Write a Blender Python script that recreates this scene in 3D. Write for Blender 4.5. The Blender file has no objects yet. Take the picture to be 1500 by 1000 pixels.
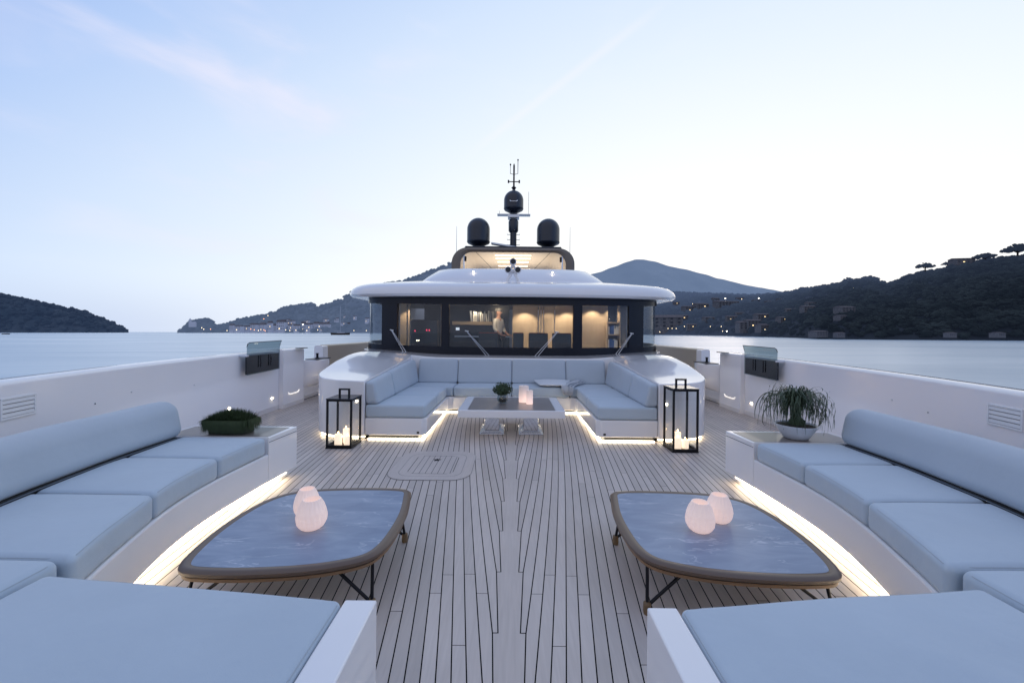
import bpy, bmesh, math, random
from mathutils import Vector, Matrix, noise
R = random.Random(7)
scene = bpy.context.scene
COL = scene.collection
PI = math.pi
CAMZ = 1.8
F = 583.3
def at(px, py, d):
    """photo pixel + depth -> metres in front of the camera"""
    return ((px-750)/F*d, d, CAMZ-(py-486)/F*d)

# ------------------------------------------------------------------ materials
def new_mat(name):
    m = bpy.data.materials.new(name); m.use_nodes = True
    nt = m.node_tree
    return m, nt, nt.nodes['Principled BSDF']
def mat(name, col, rough=.5, metal=0., coat=0., bump=None, var=None, emit=None, estr=0., spec=.5, sheen=0., coord='Object'):
    m, nt, b = new_mat(name)
    b.inputs['Base Color'].default_value = (*col, 1)
    b.inputs['Roughness'].default_value = rough
    b.inputs['Metallic'].default_value = metal
    b.inputs['Coat Weight'].default_value = coat
    b.inputs['Coat Roughness'].default_value = .05
    b.inputs['Specular IOR Level'].default_value = spec
    b.inputs['Sheen Weight'].default_value = sheen
    if emit:
        b.inputs['Emission Color'].default_value = (*emit, 1)
        b.inputs['Emission Strength'].default_value = estr
    tc = nt.nodes.new('ShaderNodeTexCoord')
    if var:  # (scale, darker factor)
        n = nt.nodes.new('ShaderNodeTexNoise'); n.inputs['Scale'].default_value = var[0]; n.inputs['Detail'].default_value = 5
        nt.links.new(tc.outputs[coord], n.inputs['Vector'])
        mx = nt.nodes.new('ShaderNodeMix'); mx.data_type = 'RGBA'
        mx.inputs[6].default_value = (*[c*var[1] for c in col], 1); mx.inputs[7].default_value = (*col, 1)
        nt.links.new(n.outputs['Fac'], mx.inputs[0]); nt.links.new(mx.outputs[2], b.inputs['Base Color'])
    if bump:  # list of (scale, strength, distance)
        prev = None
        for sc, st, di in bump:
            n = nt.nodes.new('ShaderNodeTexNoise'); n.inputs['Scale'].default_value = sc; n.inputs['Detail'].default_value = 3
            nt.links.new(tc.outputs[coord], n.inputs['Vector'])
            bp = nt.nodes.new('ShaderNodeBump'); bp.inputs['Strength'].default_value = st; bp.inputs['Distance'].default_value = di
            nt.links.new(n.outputs['Fac'], bp.inputs['Height'])
            if prev: nt.links.new(prev.outputs['Normal'], bp.inputs['Normal'])
            prev = bp
        nt.links.new(prev.outputs['Normal'], b.inputs['Normal'])
    return m
def emis(name, col, s):
    m, nt, b = new_mat(name)
    b.inputs['Base Color'].default_value = (*col, 1)
    b.inputs['Emission Color'].default_value = (*col, 1); b.inputs['Emission Strength'].default_value = s
    return m
def glass_mat(name, tint, refl=.9, rough=.01, ior=1.5):
    m, nt, b = new_mat(name); nt.nodes.remove(b)
    out = nt.nodes['Material Output']
    t = nt.nodes.new('ShaderNodeBsdfTransparent'); t.inputs['Color'].default_value = (*tint, 1)
    g = nt.nodes.new('ShaderNodeBsdfGlossy'); g.inputs['Roughness'].default_value = rough; g.inputs['Color'].default_value = (refl, refl, refl, 1)
    r0 = 2*((ior-1)/(ior+1))**2     # Schlick, both faces of the sheet
    lw = nt.nodes.new('ShaderNodeLayerWeight'); lw.inputs['Blend'].default_value = .5
    pw = nt.nodes.new('ShaderNodeMath'); pw.operation = 'POWER'; pw.inputs[1].default_value = 4.5
    ml = nt.nodes.new('ShaderNodeMath'); ml.operation = 'MULTIPLY_ADD'; ml.inputs[1].default_value = .85*(1-r0); ml.inputs[2].default_value = r0
    nt.links.new(lw.outputs['Facing'], pw.inputs[0]); nt.links.new(pw.outputs[0], ml.inputs[0])
    mx = nt.nodes.new('ShaderNodeMixShader')
    nt.links.new(ml.outputs[0], mx.inputs[0]); nt.links.new(t.outputs[0], mx.inputs[1]); nt.links.new(g.outputs[0], mx.inputs[2])
    nt.links.new(mx.outputs[0], out.inputs['Surface'])
    return m

M = {}
M['gel'] = mat('white_gelcoat', (.85, .84, .85), .2, coat=.6, bump=[(.7, .03, .01)], var=(1.5, .95))
M['gelwall'] = mat('bulwark_paint', (.85, .83, .85), .2, coat=.7, bump=[(.8, .06, .03)], var=(.9, .94))
M['beigewall'] = mat('beige_bulwark_paint', (.42, .34, .25), .35, coat=.2, var=(1.2, .9))
M['fabric'] = mat('outdoor_fabric', (.50, .585, .66), .88, sheen=.25, bump=[(2.6, .5, .035), (8, .28, .014), (230, .4, .002)], var=(2.2, .88), spec=.25)
M['fabric2'] = mat('outdoor_fabric_back', (.48, .545, .61), .88, sheen=.25, bump=[(3, .35, .03), (8, .18, .012), (230, .35, .002)], var=(2, .88), spec=.25)
M['welt'] = mat('cushion_welt', (.40, .455, .50), .85)
M['pipe'] = mat('dark_piping', (.10, .12, .15), .7)
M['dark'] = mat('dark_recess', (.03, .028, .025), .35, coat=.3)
M['black'] = mat('black_metal', (.012, .012, .016), .38, metal=.6, bump=[(60, .1, .002)])
M['blackgloss'] = mat('black_window_frame', (.004, .006, .014), .25, spec=.3)
M['navy'] = mat('radome_paint', (.010, .015, .028), .4, coat=.25, var=(3, .8))
M['chrome'] = mat('polished_steel', (.72, .74, .78), .09, metal=1.)
M['steel'] = mat('brushed_steel', (.55, .58, .62), .28, metal=1., bump=[(40, .1, .002)])
M['led'] = emis('led_strip', (1., .87, .64), 8.5)
M['lamp'] = emis('courtesy_lamp', (1., .86, .62), 16.)
M['caulk'] = mat('caulking', (.003, .003, .004), .8, spec=.1)
M['taupe'] = mat('hardtop_paint', (.13, .105, .085), .3, coat=.5)
M['ceil'] = mat('hardtop_ceiling', (.62, .56, .48), .45)
M['glasscl'] = glass_mat('clear_glass', (.93, .95, .96), ior=1.35)
M['vaseglass'] = glass_mat('vase_glass', (.80, .85, .85), ior=1.5)
M['winglass'] = glass_mat('wheelhouse_glass', (.80, .84, .86), ior=1.42)
M['tint'] = glass_mat('tinted_glass', (.32, .41, .45), ior=1.45)
M['leaf'] = mat('leaf_green', (.035, .075, .022), .5, var=(9, .5))
M['leafd'] = mat('leaf_dark_green', (.060, .100, .048), .42, var=(6, .35))
M['grass'] = mat('planter_grass', (.055, .095, .028), .55, var=(24, .22))
M['soil'] = mat('soil', (.02, .015, .01), .95, bump=[(60, .8, .02)])
M['ceramic'] = mat('white_ceramic', (.66, .68, .72), .35, coat=.3)
M['teakrim'] = mat('teak_rim', (.13, .085, .058), .42, coat=.15, bump=[(50, .15, .003)])
M['teakedge'] = mat('teak_edge', (.30, .17, .085), .45, var=(20, .7))
M['teaklight'] = mat('teak_foot', (.22, .14, .07), .5, var=(30, .7))
M['skin'] = mat('skin', (.55, .30, .22), .55)
M['hair'] = mat('grey_hair', (.30, .28, .26), .8)
M['shirt'] = mat('white_shirt', (.75, .70, .62), .8, bump=[(14, .3, .02)])
M['trouser'] = mat('dark_trousers', (.03, .03, .04), .8)
M['seatleather'] = mat('helm_chair_leather', (.012, .018, .030), .45, coat=.2)
M['redtrim'] = mat('red_stitching', (.35, .03, .03), .5)
M['screen'] = mat('dark_console', (.01, .013, .02), .25)
M['redled'] = emis('red_digits', (1., .05, .12), 1.5)
M['paper'] = emis('glowing_wall_label', (.75, .82, .95), .9)
M['trunk'] = mat('bark', (.04, .03, .022), .9)

def wood_mat(name, c1, c2, rough=.45, scale=(22, 1.5, 22), attr=None, coat=0.):
    m, nt, b = new_mat(name)
    tc = nt.nodes.new('ShaderNodeTexCoord'); mp = nt.nodes.new('ShaderNodeMapping'); mp.inputs['Scale'].default_value = scale
    n = nt.nodes.new('ShaderNodeTexNoise'); n.inputs['Scale'].default_value = 2.2; n.inputs['Detail'].default_value = 6; n.inputs['Distortion'].default_value = .4
    n2 = nt.nodes.new('ShaderNodeTexNoise'); n2.inputs['Scale'].default_value = 1.1; n2.inputs['Detail'].default_value = 4
    mx = nt.nodes.new('ShaderNodeMix'); mx.data_type = 'RGBA'
    mx.inputs[6].default_value = (*c1, 1); mx.inputs[7].default_value = (*c2, 1)
    nt.links.new(tc.outputs['Object'], mp.inputs[0]); nt.links.new(mp.outputs[0], n.inputs['Vector']); nt.links.new(tc.outputs['Object'], n2.inputs['Vector'])
    nt.links.new(n.outputs['Fac'], mx.inputs[0])
    last = mx.outputs[2]
    m2 = nt.nodes.new('ShaderNodeMix'); m2.data_type = 'RGBA'; m2.blend_type = 'MULTIPLY'; m2.inputs[0].default_value = .28
    nt.links.new(last, m2.inputs[6]); nt.links.new(n2.outputs['Fac'], m2.inputs[7]); last = m2.outputs[2]
    if attr:
        at_ = nt.nodes.new('ShaderNodeAttribute'); at_.attribute_name = attr
        m3 = nt.nodes.new('ShaderNodeMix'); m3.data_type = 'RGBA'; m3.blend_type = 'MULTIPLY'; m3.inputs[0].default_value = 1
        nt.links.new(last, m3.inputs[6]); nt.links.new(at_.outputs['Color'], m3.inputs[7]); last = m3.outputs[2]
    nt.links.new(last, b.inputs['Base Color'])
    bp = nt.nodes.new('ShaderNodeBump'); bp.inputs['Strength'].default_value = .18; bp.inputs['Distance'].default_value = .003
    nt.links.new(n.outputs['Fac'], bp.inputs['Height']); nt.links.new(bp.outputs[0], b.inputs['Normal'])
    b.inputs['Roughness'].default_value = rough; b.inputs['Coat Weight'].default_value = coat
    return m
M['teak'] = wood_mat('teak_deck', (.58, .505, .46), (.77, .68, .625), .42, attr='tone')
M['inset'] = wood_mat('taupe_table_top', (.19, .165, .15), (.25, .22, .20), .35, scale=(2, 22, 22), coat=.3)
M['panel'] = wood_mat('oak_panel', (.46, .35, .24), (.56, .44, .31), .4, scale=(6, 6, .6))
M['darkpanel'] = wood_mat('dark_oak_panel', (.10, .07, .05), (.14, .10, .07), .4, scale=(6, 6, .6))

def slate_mat():
    m, nt, b = new_mat('blue_veined_stone')
    L = nt.links.new; tc = nt.nodes.new('ShaderNodeTexCoord')
    def nz(scale, sc, det, rot=.5, dist=0.):
        mp = nt.nodes.new('ShaderNodeMapping'); mp.inputs['Rotation'].default_value = (0, 0, rot); mp.inputs['Scale'].default_value = sc
        L(tc.outputs['Object'], mp.inputs[0]); n = nt.nodes.new('ShaderNodeTexNoise'); n.inputs['Scale'].default_value = scale; n.inputs['Detail'].default_value = det; n.inputs['Distortion'].default_value = dist
        L(mp.outputs[0], n.inputs['Vector']); return n.outputs['Fac']
    def ramp(v, st):
        r = nt.nodes.new('ShaderNodeValToRGB'); e = r.color_ramp.elements; e[0].position = st[0][0]; e[0].color = (*st[0][1], 1); e[1].position = st[-1][0]; e[1].color = (*st[-1][1], 1)
        for p, c in st[1:-1]: k = e.new(p); k.color = (*c, 1)
        L(v, r.inputs[0]); return r.outputs[0]
    base = ramp(nz(3., (1, 2.6, 1), 10, .5, .6), [(.3, (.18, .24, .35)), (.5, (.22, .285, .40)), (.7, (.27, .335, .45))])
    w, k0 = (1, 1, 1), (0, 0, 0)
    vein = ramp(nz(3.4, (.8, 3.0, 1), 8, .5, .6), [(.478, k0), (.498, w), (.502, w), (.522, k0)])
    mask = ramp(nz(3., (1, 2, 1), 5, .5), [(.46, k0), (.64, w)])
    mu = nt.nodes.new('ShaderNodeMath'); mu.operation = 'MULTIPLY'; L(vein, mu.inputs[0]); L(mask, mu.inputs[1])
    m2 = nt.nodes.new('ShaderNodeMath'); m2.operation = 'MULTIPLY'; m2.inputs[1].default_value = .7; L(mu.outputs[0], m2.inputs[0])
    mx = nt.nodes.new('ShaderNodeMix'); mx.data_type = 'RGBA'; mx.inputs[7].default_value = (.55, .60, .68, 1); L(m2.outputs[0], mx.inputs[0]); L(base, mx.inputs[6])
    L(mx.outputs[2], b.inputs['Base Color']); b.inputs['Roughness'].default_value = .36
    return m
M['slate'] = slate_mat()

def glow_ceramic(name, zlo, zhi, lo, hi):
    """lit from inside: emission falls off up the wall of the vessel (object z)"""
    m, nt, b = new_mat(name)
    b.inputs['Base Color'].default_value = (.75, .68, .64, 1); b.inputs['Roughness'].default_value = .45
    tc = nt.nodes.new('ShaderNodeTexCoord'); sp = nt.nodes.new('ShaderNodeSeparateXYZ'); nt.links.new(tc.outputs['Object'], sp.inputs[0])
    mr = nt.nodes.new('ShaderNodeMapRange'); mr.inputs['From Min'].default_value = zlo; mr.inputs['From Max'].default_value = zhi
    mr.inputs['To Min'].default_value = lo; mr.inputs['To Max'].default_value = hi
    nt.links.new(sp.outputs['Z'], mr.inputs['Value'])
    b.inputs['Emission Color'].default_value = (1., .68, .58, 1)
    nt.links.new(mr.outputs[0], b.inputs['Emission Strength'])
    return m
M['vase'] = glow_ceramic('glowing_ceramic', 0, .24, .52, .22)
M['wax'] = glow_ceramic('candle_wax', 0, .26, .95, .12)
M['waxhot'] = emis('lit_candle_wax', (1., .78, .58), .95)
M['flame'] = emis('candle_flame', (1., .62, .25), 30.)

# ------------------------------------------------------------------ mesh helpers
class MB:
    def __init__(s): s.v = []; s.f = []; s.mi = []
    def add(s, vs, fs, mi=0):
        o = len(s.v); s.v += [tuple(v) for v in vs]; s.f += [tuple(i+o for i in f) for f in fs]; s.mi += [mi]*len(fs); return s
    def box(s, x0, x1, y0, y1, z0, z1, mi=0):
        v = [(x, y, z) for x in (x0, x1) for y in (y0, y1) for z in (z0, z1)]
        f = [(0, 1, 3, 2), (4, 6, 7, 5), (0, 4, 5, 1), (2, 3, 7, 6), (0, 2, 6, 4), (1, 5, 7, 3)]
        return s.add(v, f, mi)
    def tube(s, pts, r, n=8, cap=True, mi=0):
        pts = [Vector(p) for p in pts]; rs = r if isinstance(r, (list, tuple)) else [r]*len(pts)
        vs = []; fs = []
        up = Vector((0, 0, 1))
        for i, p in enumerate(pts):
            t = (pts[min(i+1, len(pts)-1)]-pts[max(i-1, 0)]).normalized()
            a = t.cross(up)
            if a.length < .05: a = t.cross(Vector((0, 1, 0)))
            a.normalize(); b = t.cross(a).normalized()
            for k in range(n):
                an = 2*PI*k/n; vs.append(p+a*math.cos(an)*rs[i]+b*math.sin(an)*rs[i])
        for i in range(len(pts)-1):
            for k in range(n):
                k2 = (k+1) % n; fs.append((i*n+k, i*n+k2, (i+1)*n+k2, (i+1)*n+k))
        if cap: fs.append(tuple(range(n))[::-1]); fs.append(tuple((len(pts)-1)*n+k for k in range(n)))
        return s.add(vs, fs, mi)
    def lathe(s, prof, c=(0, 0, 0), n=32, mod=None, mi=0):
        vs = []; fs = []
        for j, (r, z) in enumerate(prof):
            for k in range(n):
                a = 2*PI*k/n; rr = r*(mod(a, z) if mod else 1)
                vs.append((c[0]+rr*math.cos(a), c[1]+rr*math.sin(a), c[2]+z))
        for j in range(len(prof)-1):
            for k in range(n):
                k2 = (k+1) % n; fs.append((j*n+k, j*n+k2, (j+1)*n+k2, (j+1)*n+k))
        fs.append(tuple(range(n))[::-1]); fs.append(tuple((len(prof)-1)*n+k for k in range(n)))
        return s.add(vs, fs, mi)
    def prism(s, poly, z0, z1, mi=0):
        n = len(poly)
        za = z0 if callable(z0) else (lambda x, y: z0); zb = z1 if callable(z1) else (lambda x, y: z1)
        vs = [(x, y, za(x, y)) for x, y in poly]+[(x, y, zb(x, y)) for x, y in poly]
        fs = [tuple(range(n))[::-1], tuple(range(n, 2*n))]+[(i, (i+1) % n, n+(i+1) % n, n+i) for i in range(n)]
        return s.add(vs, fs, mi)
    def grid(s, rows, mi=0, closed=False):
        nr = len(rows); nc = len(rows[0]); vs = [p for r in rows for p in r]; fs = []
        for i in range(nr-1):
            for j in range(nc-1 if not closed else nc):
                j2 = (j+1) % nc; fs.append((i*nc+j, i*nc+j2, (i+1)*nc+j2, (i+1)*nc+j))
        return s.add(vs, fs, mi)
    def rbox(s, h, r, warp=None, inner=4, seg=4, puff=0., c=(0, 0, 0), mi=0):
        """rounded box with half sizes h; puff swells its top"""
        h = list(h); r = min(r, *[x*.98 for x in h])
        def line(a):
            e = [-a+r*i/seg for i in range(seg+1)]; m = [(-a+r)+(2*a-2*r)*i/inner for i in range(1, inner)]
            return e+m+[-x for x in e[::-1]]
        L = [line(a) for a in h]; bm = {}
        vs = []; fs = []
        def V(p):
            key = tuple(round(x, 6) for x in p)
            if key in bm: return bm[key]
            q = [max(-(h[i]-r), min(h[i]-r, p[i])) for i in range(3)]
            d = Vector([p[i]-q[i] for i in range(3)]); 
            if d.length > 1e-9: d = d.normalized()*r
            o = [q[i]+d[i] for i in range(3)]
            if puff:
                k = (1-(o[0]/h[0])**4)*(1-(o[1]/h[1])**4)
                if o[2] > 0: o[2] += puff*k
            if warp: o = warp(o[0], o[1], o[2])
            else: o = [o[i]+c[i] for i in range(3)]
            bm[key] = len(vs); vs.append(tuple(o)); return bm[key]
        for ax in range(3):
            a, b = [(1, 2), (0, 2), (0, 1)][ax]
            for sg in (-1, 1):
                for i in range(len(L[a])-1):
                    for j in range(len(L[b])-1):
                        q = []
                        for ii, jj in ((i, j), (i+1, j), (i+1, j+1), (i, j+1)):
                            p = [0, 0, 0]; p[ax] = sg*h[ax]; p[a] = L[a][ii]; p[b] = L[b][jj]; q.append(V(p))
                        fs.append(tuple(q))
        return s.add(vs, fs, mi)
    def build(s, name, mats, parent=None, smooth=True, bevel=0., seg=3, recalc=True, loc=None, angle=35, doubles=False):
        me = bpy.data.meshes.new(name)
        vs = s.v
        if loc is not None: vs = [(v[0]-loc[0], v[1]-loc[1], v[2]-loc[2]) for v in vs]
        me.from_pydata(vs, [], s.f)
        if not isinstance(mats, (list, tuple)): mats = [mats]
        for m in mats: me.materials.append(m)
        if len(mats) > 1: me.polygons.foreach_set('material_index', s.mi)
        if recalc or doubles:
            bm = bmesh.new(); bm.from_mesh(me)
            if doubles: bmesh.ops.remove_doubles(bm, verts=bm.verts, dist=1e-5)
            if recalc: bmesh.ops.recalc_face_normals(bm, faces=bm.faces)
            bm.to_mesh(me); bm.free()
        me.polygons.foreach_set('use_smooth', [bool(smooth)]*len(me.polygons))
        o = bpy.data.objects.new(name, me); COL.objects.link(o)
        if loc is not None: o.location = loc
        if bevel:
            b = o.modifiers.new('bevel', 'BEVEL'); b.width = bevel; b.segments = seg; b.limit_method = 'ANGLE'; b.angle_limit = math.radians(angle)
        if smooth:
            try:
                me.set_sharp_from_angle(angle=math.radians(40))
            except Exception: pass
        if parent is not None:
            o.parent = parent
            ofs = Vector(parent.get('org', (0, 0, 0)))
            o.location = Vector(o.location)-ofs
        return o
def welt(mb, h, r, warp, n=10, rad=.0032):
    z = h[2]-r*.30; a, b = h[0]-r*.30, h[1]-r*.30; c = r*.9; P = []
    def seg(p, q):
        for i in range(n): t = i/n; P.append((p[0]+(q[0]-p[0])*t, p[1]+(q[1]-p[1])*t))
    seg((-a+c, -b), (a-c, -b)); seg((a-c, -b), (a, -b+c)) if False else P.append((a-c*.3, -b+c*.3))
    seg((a, -b+c), (a, b-c)); P.append((a-c*.3, b-c*.3)); seg((a-c, b), (-a+c, b)); P.append((-a+c*.3, b-c*.3)); seg((-a, b-c), (-a, -b+c)); P.append((-a+c*.3, -b+c*.3)); P.append(P[0])
    mb.tube([warp(x, y, z) for x, y in P], rad, 6)
HEEL = []   # everything that belongs to the boat leans with it
def tag(o, label, cat, group=None, heel=True):
    o['label'] = label; o['category'] = cat
    if group: o['group'] = group
    if heel: HEEL.append(o)
    return o
def struct(o, heel=True):
    o['kind'] = 'structure'
    if heel: HEEL.append(o)
    return o
def thing(name, label, cat, loc, group=None, heel=True):
    e = bpy.data.objects.new(name, None); COL.objects.link(e); e.location = loc; e['org'] = loc; e.empty_display_size = .2
    return tag(e, label, cat, group, heel)
def interp(tab, x):
    if x <= tab[0][0]: return tab[0][1]
    for (a, b), (c, d) in zip(tab, tab[1:]):
        if x <= c: return b+(d-b)*(x-a)/(c-a)
    return tab[-1][1]
def smooth_tab(tab, n=60):
    """Catmull-Rom resample of y(x)"""
    out = []; P = [tab[0]]+list(tab)+[tab[-1]]
    for i in range(1, len(P)-2):
        for k in range(n//len(tab)+2):
            t = k/(n//len(tab)+2)
            def cr(a, b, c, d): return .5*((2*b)+(-a+c)*t+(2*a-5*b+4*c-d)*t*t+(-a+3*b-3*c+d)*t**3)
            out.append((cr(*[p[0] for p in P[i-1:i+3]]), cr(*[p[1] for p in P[i-1:i+3]])))
    out.append(tab[-1]); return out
def spline_closed(pts, n=6):
    out = []; N = len(pts)
    for i in range(N):
        p = [pts[(i+k-1) % N] for k in range(4)]
        for k in range(n):
            t = k/n
            out.append(tuple(.5*((2*p[1][a])+(-p[0][a]+p[2][a])*t+(2*p[0][a]-5*p[1][a]+4*p[2][a]-p[3][a])*t*t+(-p[0][a]+3*p[1][a]-3*p[2][a]+p[3][a])*t**3) for a in (0, 1)))
    return out
def offset_poly(pts, d):
    """move a counter-clockwise outline inwards by d"""
    n = len(pts); out = []
    area = sum(pts[i][0]*pts[(i+1) % n][1]-pts[(i+1) % n][0]*pts[i][1] for i in range(n)); sg = 1 if area > 0 else -1
    for i in range(n):
        a = Vector(pts[i-1]); b = Vector(pts[(i+1) % n]); t = (b-a).normalized(); nn = Vector((-t.y, t.x))*sg
        out.append((pts[i][0]+nn.x*d, pts[i][1]+nn.y*d))
    return out

# ------------------------------------------------------------------ camera
cam = bpy.data.cameras.new('camera'); co = bpy.data.objects.new('camera', cam); COL.objects.link(co)
co.location = (0, 0, CAMZ); co.rotation_euler = (PI/2, 0, 0)
cam.lens = 14; cam.sensor_width = 36; cam.sensor_fit = 'HORIZONTAL'; cam.shift_y = -14/1500; cam.shift_x = -.5/1500
cam.clip_start = .05; cam.clip_end = 30000
scene.camera = co

# ------------------------------------------------------------------ hull line and deck
bw_tab = smooth_tab([(-4, 1.4), (-2, 2.5), (0, 3.35), (2, 4.05), (3.5, 4.5), (5, 4.86), (7, 5.15), (9, 5.28), (12, 5.3), (22, 5.3)], 80)
def BW(d): return interp(bw_tab, d)
# slope of the planks against the centre line
W = .0805
gt = [(-5., 0.)]
def slope(d): return interp([(-5, .16), (2, .135), (4, .128), (6, .105), (8, .07), (10, .035), (14, 0), (30, 0)], d)
d = -5.
while d < 24: gt.append((d+.1, gt[-1][1]+slope(d)*.1)); d += .1
g238 = interp(gt, 2.38)
def G(d): return interp(gt, d)-g238+.10
inv = [(g, d) for d, g in gt]
def Ginv(val):  # d where G(d)=val
    v = val-.10+g238
    if v >= inv[-1][0]-1e-3: return None
    if v <= 0: return -5
    return interp(inv, v)
def build_deck():
    mb = MB(); tones = []
    rr = random.Random(3)
    def strip(pi, po, ds, tone):
        row = []
        for dd in ds:
            a, b = pi(dd), po(dd); lim = BW(dd)+.05
            row.append((min(a, lim), min(b, lim), dd))
        for (a, b, y0), (c, e, y1) in zip(row, row[1:]):
            if b-a < .004 and e-c < .004: continue
            for sg in (-1, 1):
                vs = [(sg*a, y0, 0), (sg*b, y0, 0), (sg*e, y1, 0), (sg*c, y1, 0)]
                if sg < 0: vs = vs[::-1]
                mb.add(vs, [(0, 1, 2, 3)]); tones.append(tone if sg > 0 else tone*(.96+.08*((hash(round(tone*1e5)) % 7)/7)))
    gap = .0038
    for k in range(-26, 75):
        # plank k lies between line k and line k+1
        def line(dd, q): return G(dd)+(q)*W
        dk = Ginv(.10-k*W); dk1 = Ginv(.10-(k+1)*W)
        if dk1 is None: continue
        far = 21.
        start = max(dk1, -3.5)
        dkk = dk if dk is not None else far
        if dk is None: continue
        def inner(dd, k=k, dkk=dkk, dk1=dk1):
            if dd >= dkk: return line(dd, k)+gap
            t = (dkk-dd)/max(.001, dkk-dk1); return .10-.033*t+gap
        def outer(dd, k=k): return line(dd, k+1)-gap
        y = start; first = True; nxt = start+rr.uniform(.8, 3.4)
        while y < far:
            e = min(nxt, far); n = max(2, int((e-y)/.3))
            ds = [y+(.004 if not first else .0)+(e-y-(.004 if not first else 0))*i/n for i in range(n+1)]
            if dkk < far and ds[0] < dkk < ds[-1]: ds = sorted(ds+[dkk-.0005, dkk+.0005])
            if first and n:
                ds = [ds[0]+.007]+[q for q in ds[1:] if q > ds[0]+.012]
            strip(inner, outer, ds, rr.uniform(.86, 1.07)); first = False
            y = e; nxt = e+rr.uniform(2.2, 3.8)
    # centre (king) plank: its edge steps in and out round the plank ends
    ks = sorted([Ginv(.10-k*W) for k in range(-26, 75) if Ginv(.10-k*W) is not None and Ginv(.10-k*W) > -4])
    for a, b in zip(ks, ks[1:]):
        n = 3
        row = [(a, .10-.033-gap)]+[(a+(b-a)*i/n, .067+.033*i/n-gap) for i in range(1, n+1)]
        for (y0, w0), (y1, w1) in zip(row, row[1:]):
            mb.add([(-w0, y0, 0), (w0, y0, 0), (w1, y1, 0), (-w1, y1, 0)], [(0, 1, 2, 3)]); tones.append(.95)
    o = mb.build('deck', M['teak'], smooth=False, recalc=False)
    ca = o.data.color_attributes.new('tone', 'FLOAT_COLOR', 'CORNER')
    i = 0
    for p, t in zip(o.data.polygons, tones):
        for _ in range(p.loop_total): ca.data[i].color = (t, t*.995, t*.985, 1); i += 1
    struct(o)
    cb = MB(); ds = [-4+.5*i for i in range(51)]
    cb.grid([[(-BW(dd)-.1, dd, -.004), (BW(dd)+.1, dd, -.004)] for dd in ds])
    c = cb.build('deck_caulking', M['caulk'], smooth=False); c.parent = o; c['kind'] = 'structure'
    return o
build_deck()

# flush hatch in the deck
def rrect(x0, x1, y0, y1, r, n=8):
    out = []
    for cx, cy, a0 in ((x1-r, y0+r, -90), (x1-r, y1-r, 0), (x0+r, y1-r, 90), (x0+r, y0+r, 180)):
        for i in range(n+1):
            a = math.radians(a0+90*i/n); out.append((cx+r*math.cos(a), cy+r*math.sin(a)))
    return out
def flat(name, poly, z, m, parent, tone=None):
    mb = MB(); mb.add([(x, y, z) for x, y in poly], [tuple(range(len(poly)))])
    o = mb.build(name, m, parent, smooth=False, recalc=False)
    if tone:
        ca = o.data.color_attributes.new('tone', 'FLOAT_COLOR', 'CORNER')
        for q in ca.data: q.color = (tone, tone, tone, 1)
    return o
h = thing('deck_hatch', 'flush teak deck hatch with rounded corners and a small steel lift handle', 'hatch', (-1.02, 5.36, 0))
hx0, hx1, hy0, hy1 = -1.56, -.50, 4.80, 5.96
flat('seal', rrect(hx0, hx1, hy0, hy1, .26), .0025, mat('hatch_seal', (.10, .09, .085), .6), h)
def ring(name, p1, p2, z, m, parent, tone=1.):
    mb = MB(); n = len(p1); mb.add([(x, y, z) for x, y in p1]+[(x, y, z) for x, y in p2], [(i, (i+1) % n, n+(i+1) % n, n+i) for i in range(n)])
    o = mb.build(name, m, parent, smooth=False)
    ca = o.data.color_attributes.new('tone', 'FLOAT_COLOR', 'CORNER')
    for q in ca.data: q.color = (tone, tone, tone, 1)
    return o
ring('frame', rrect(hx0+.004, hx1-.004, hy0+.004, hy1-.004, .256), rrect(hx0+.13, hx1-.13, hy0+.13, hy1-.13, .16), .005, M['teak'], h, .95)
ring('frame', rrect(hx0+.134, hx1-.134, hy0+.134, hy1-.134, .158), rrect(hx0+.235, hx1-.235, hy0+.215, hy1-.215, .10), .005, M['teak'], h, .97)
mb = MB(); x = hx0+.245
while x < hx1-.25:
    x2 = min(x+.071, hx1-.245); mb.add([(x, hy0+.225, .005), (x2, hy0+.225, .005), (x2, hy1-.225, .005), (x, hy1-.225, .005)], [(0, 1, 2, 3)]); x = x2+.007
o = mb.build('hatch_planks', M['teak'], h, smooth=False, recalc=False)
ca = o.data.color_attributes.new('tone', 'FLOAT_COLOR', 'CORNER')
for q in ca.data: q.color = (.95, .95, .95, 1)
mb = MB(); pts = []
for i in range(10):
    a = PI/2+i*PI/5; r = .055 if i % 2 == 0 else .022; pts.append((-1.03+r*math.cos(a), 5.55+r*math.sin(a)))
mb.prism(pts, .006, .012); mb.build('handle', M['black'], h, smooth=False)

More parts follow.
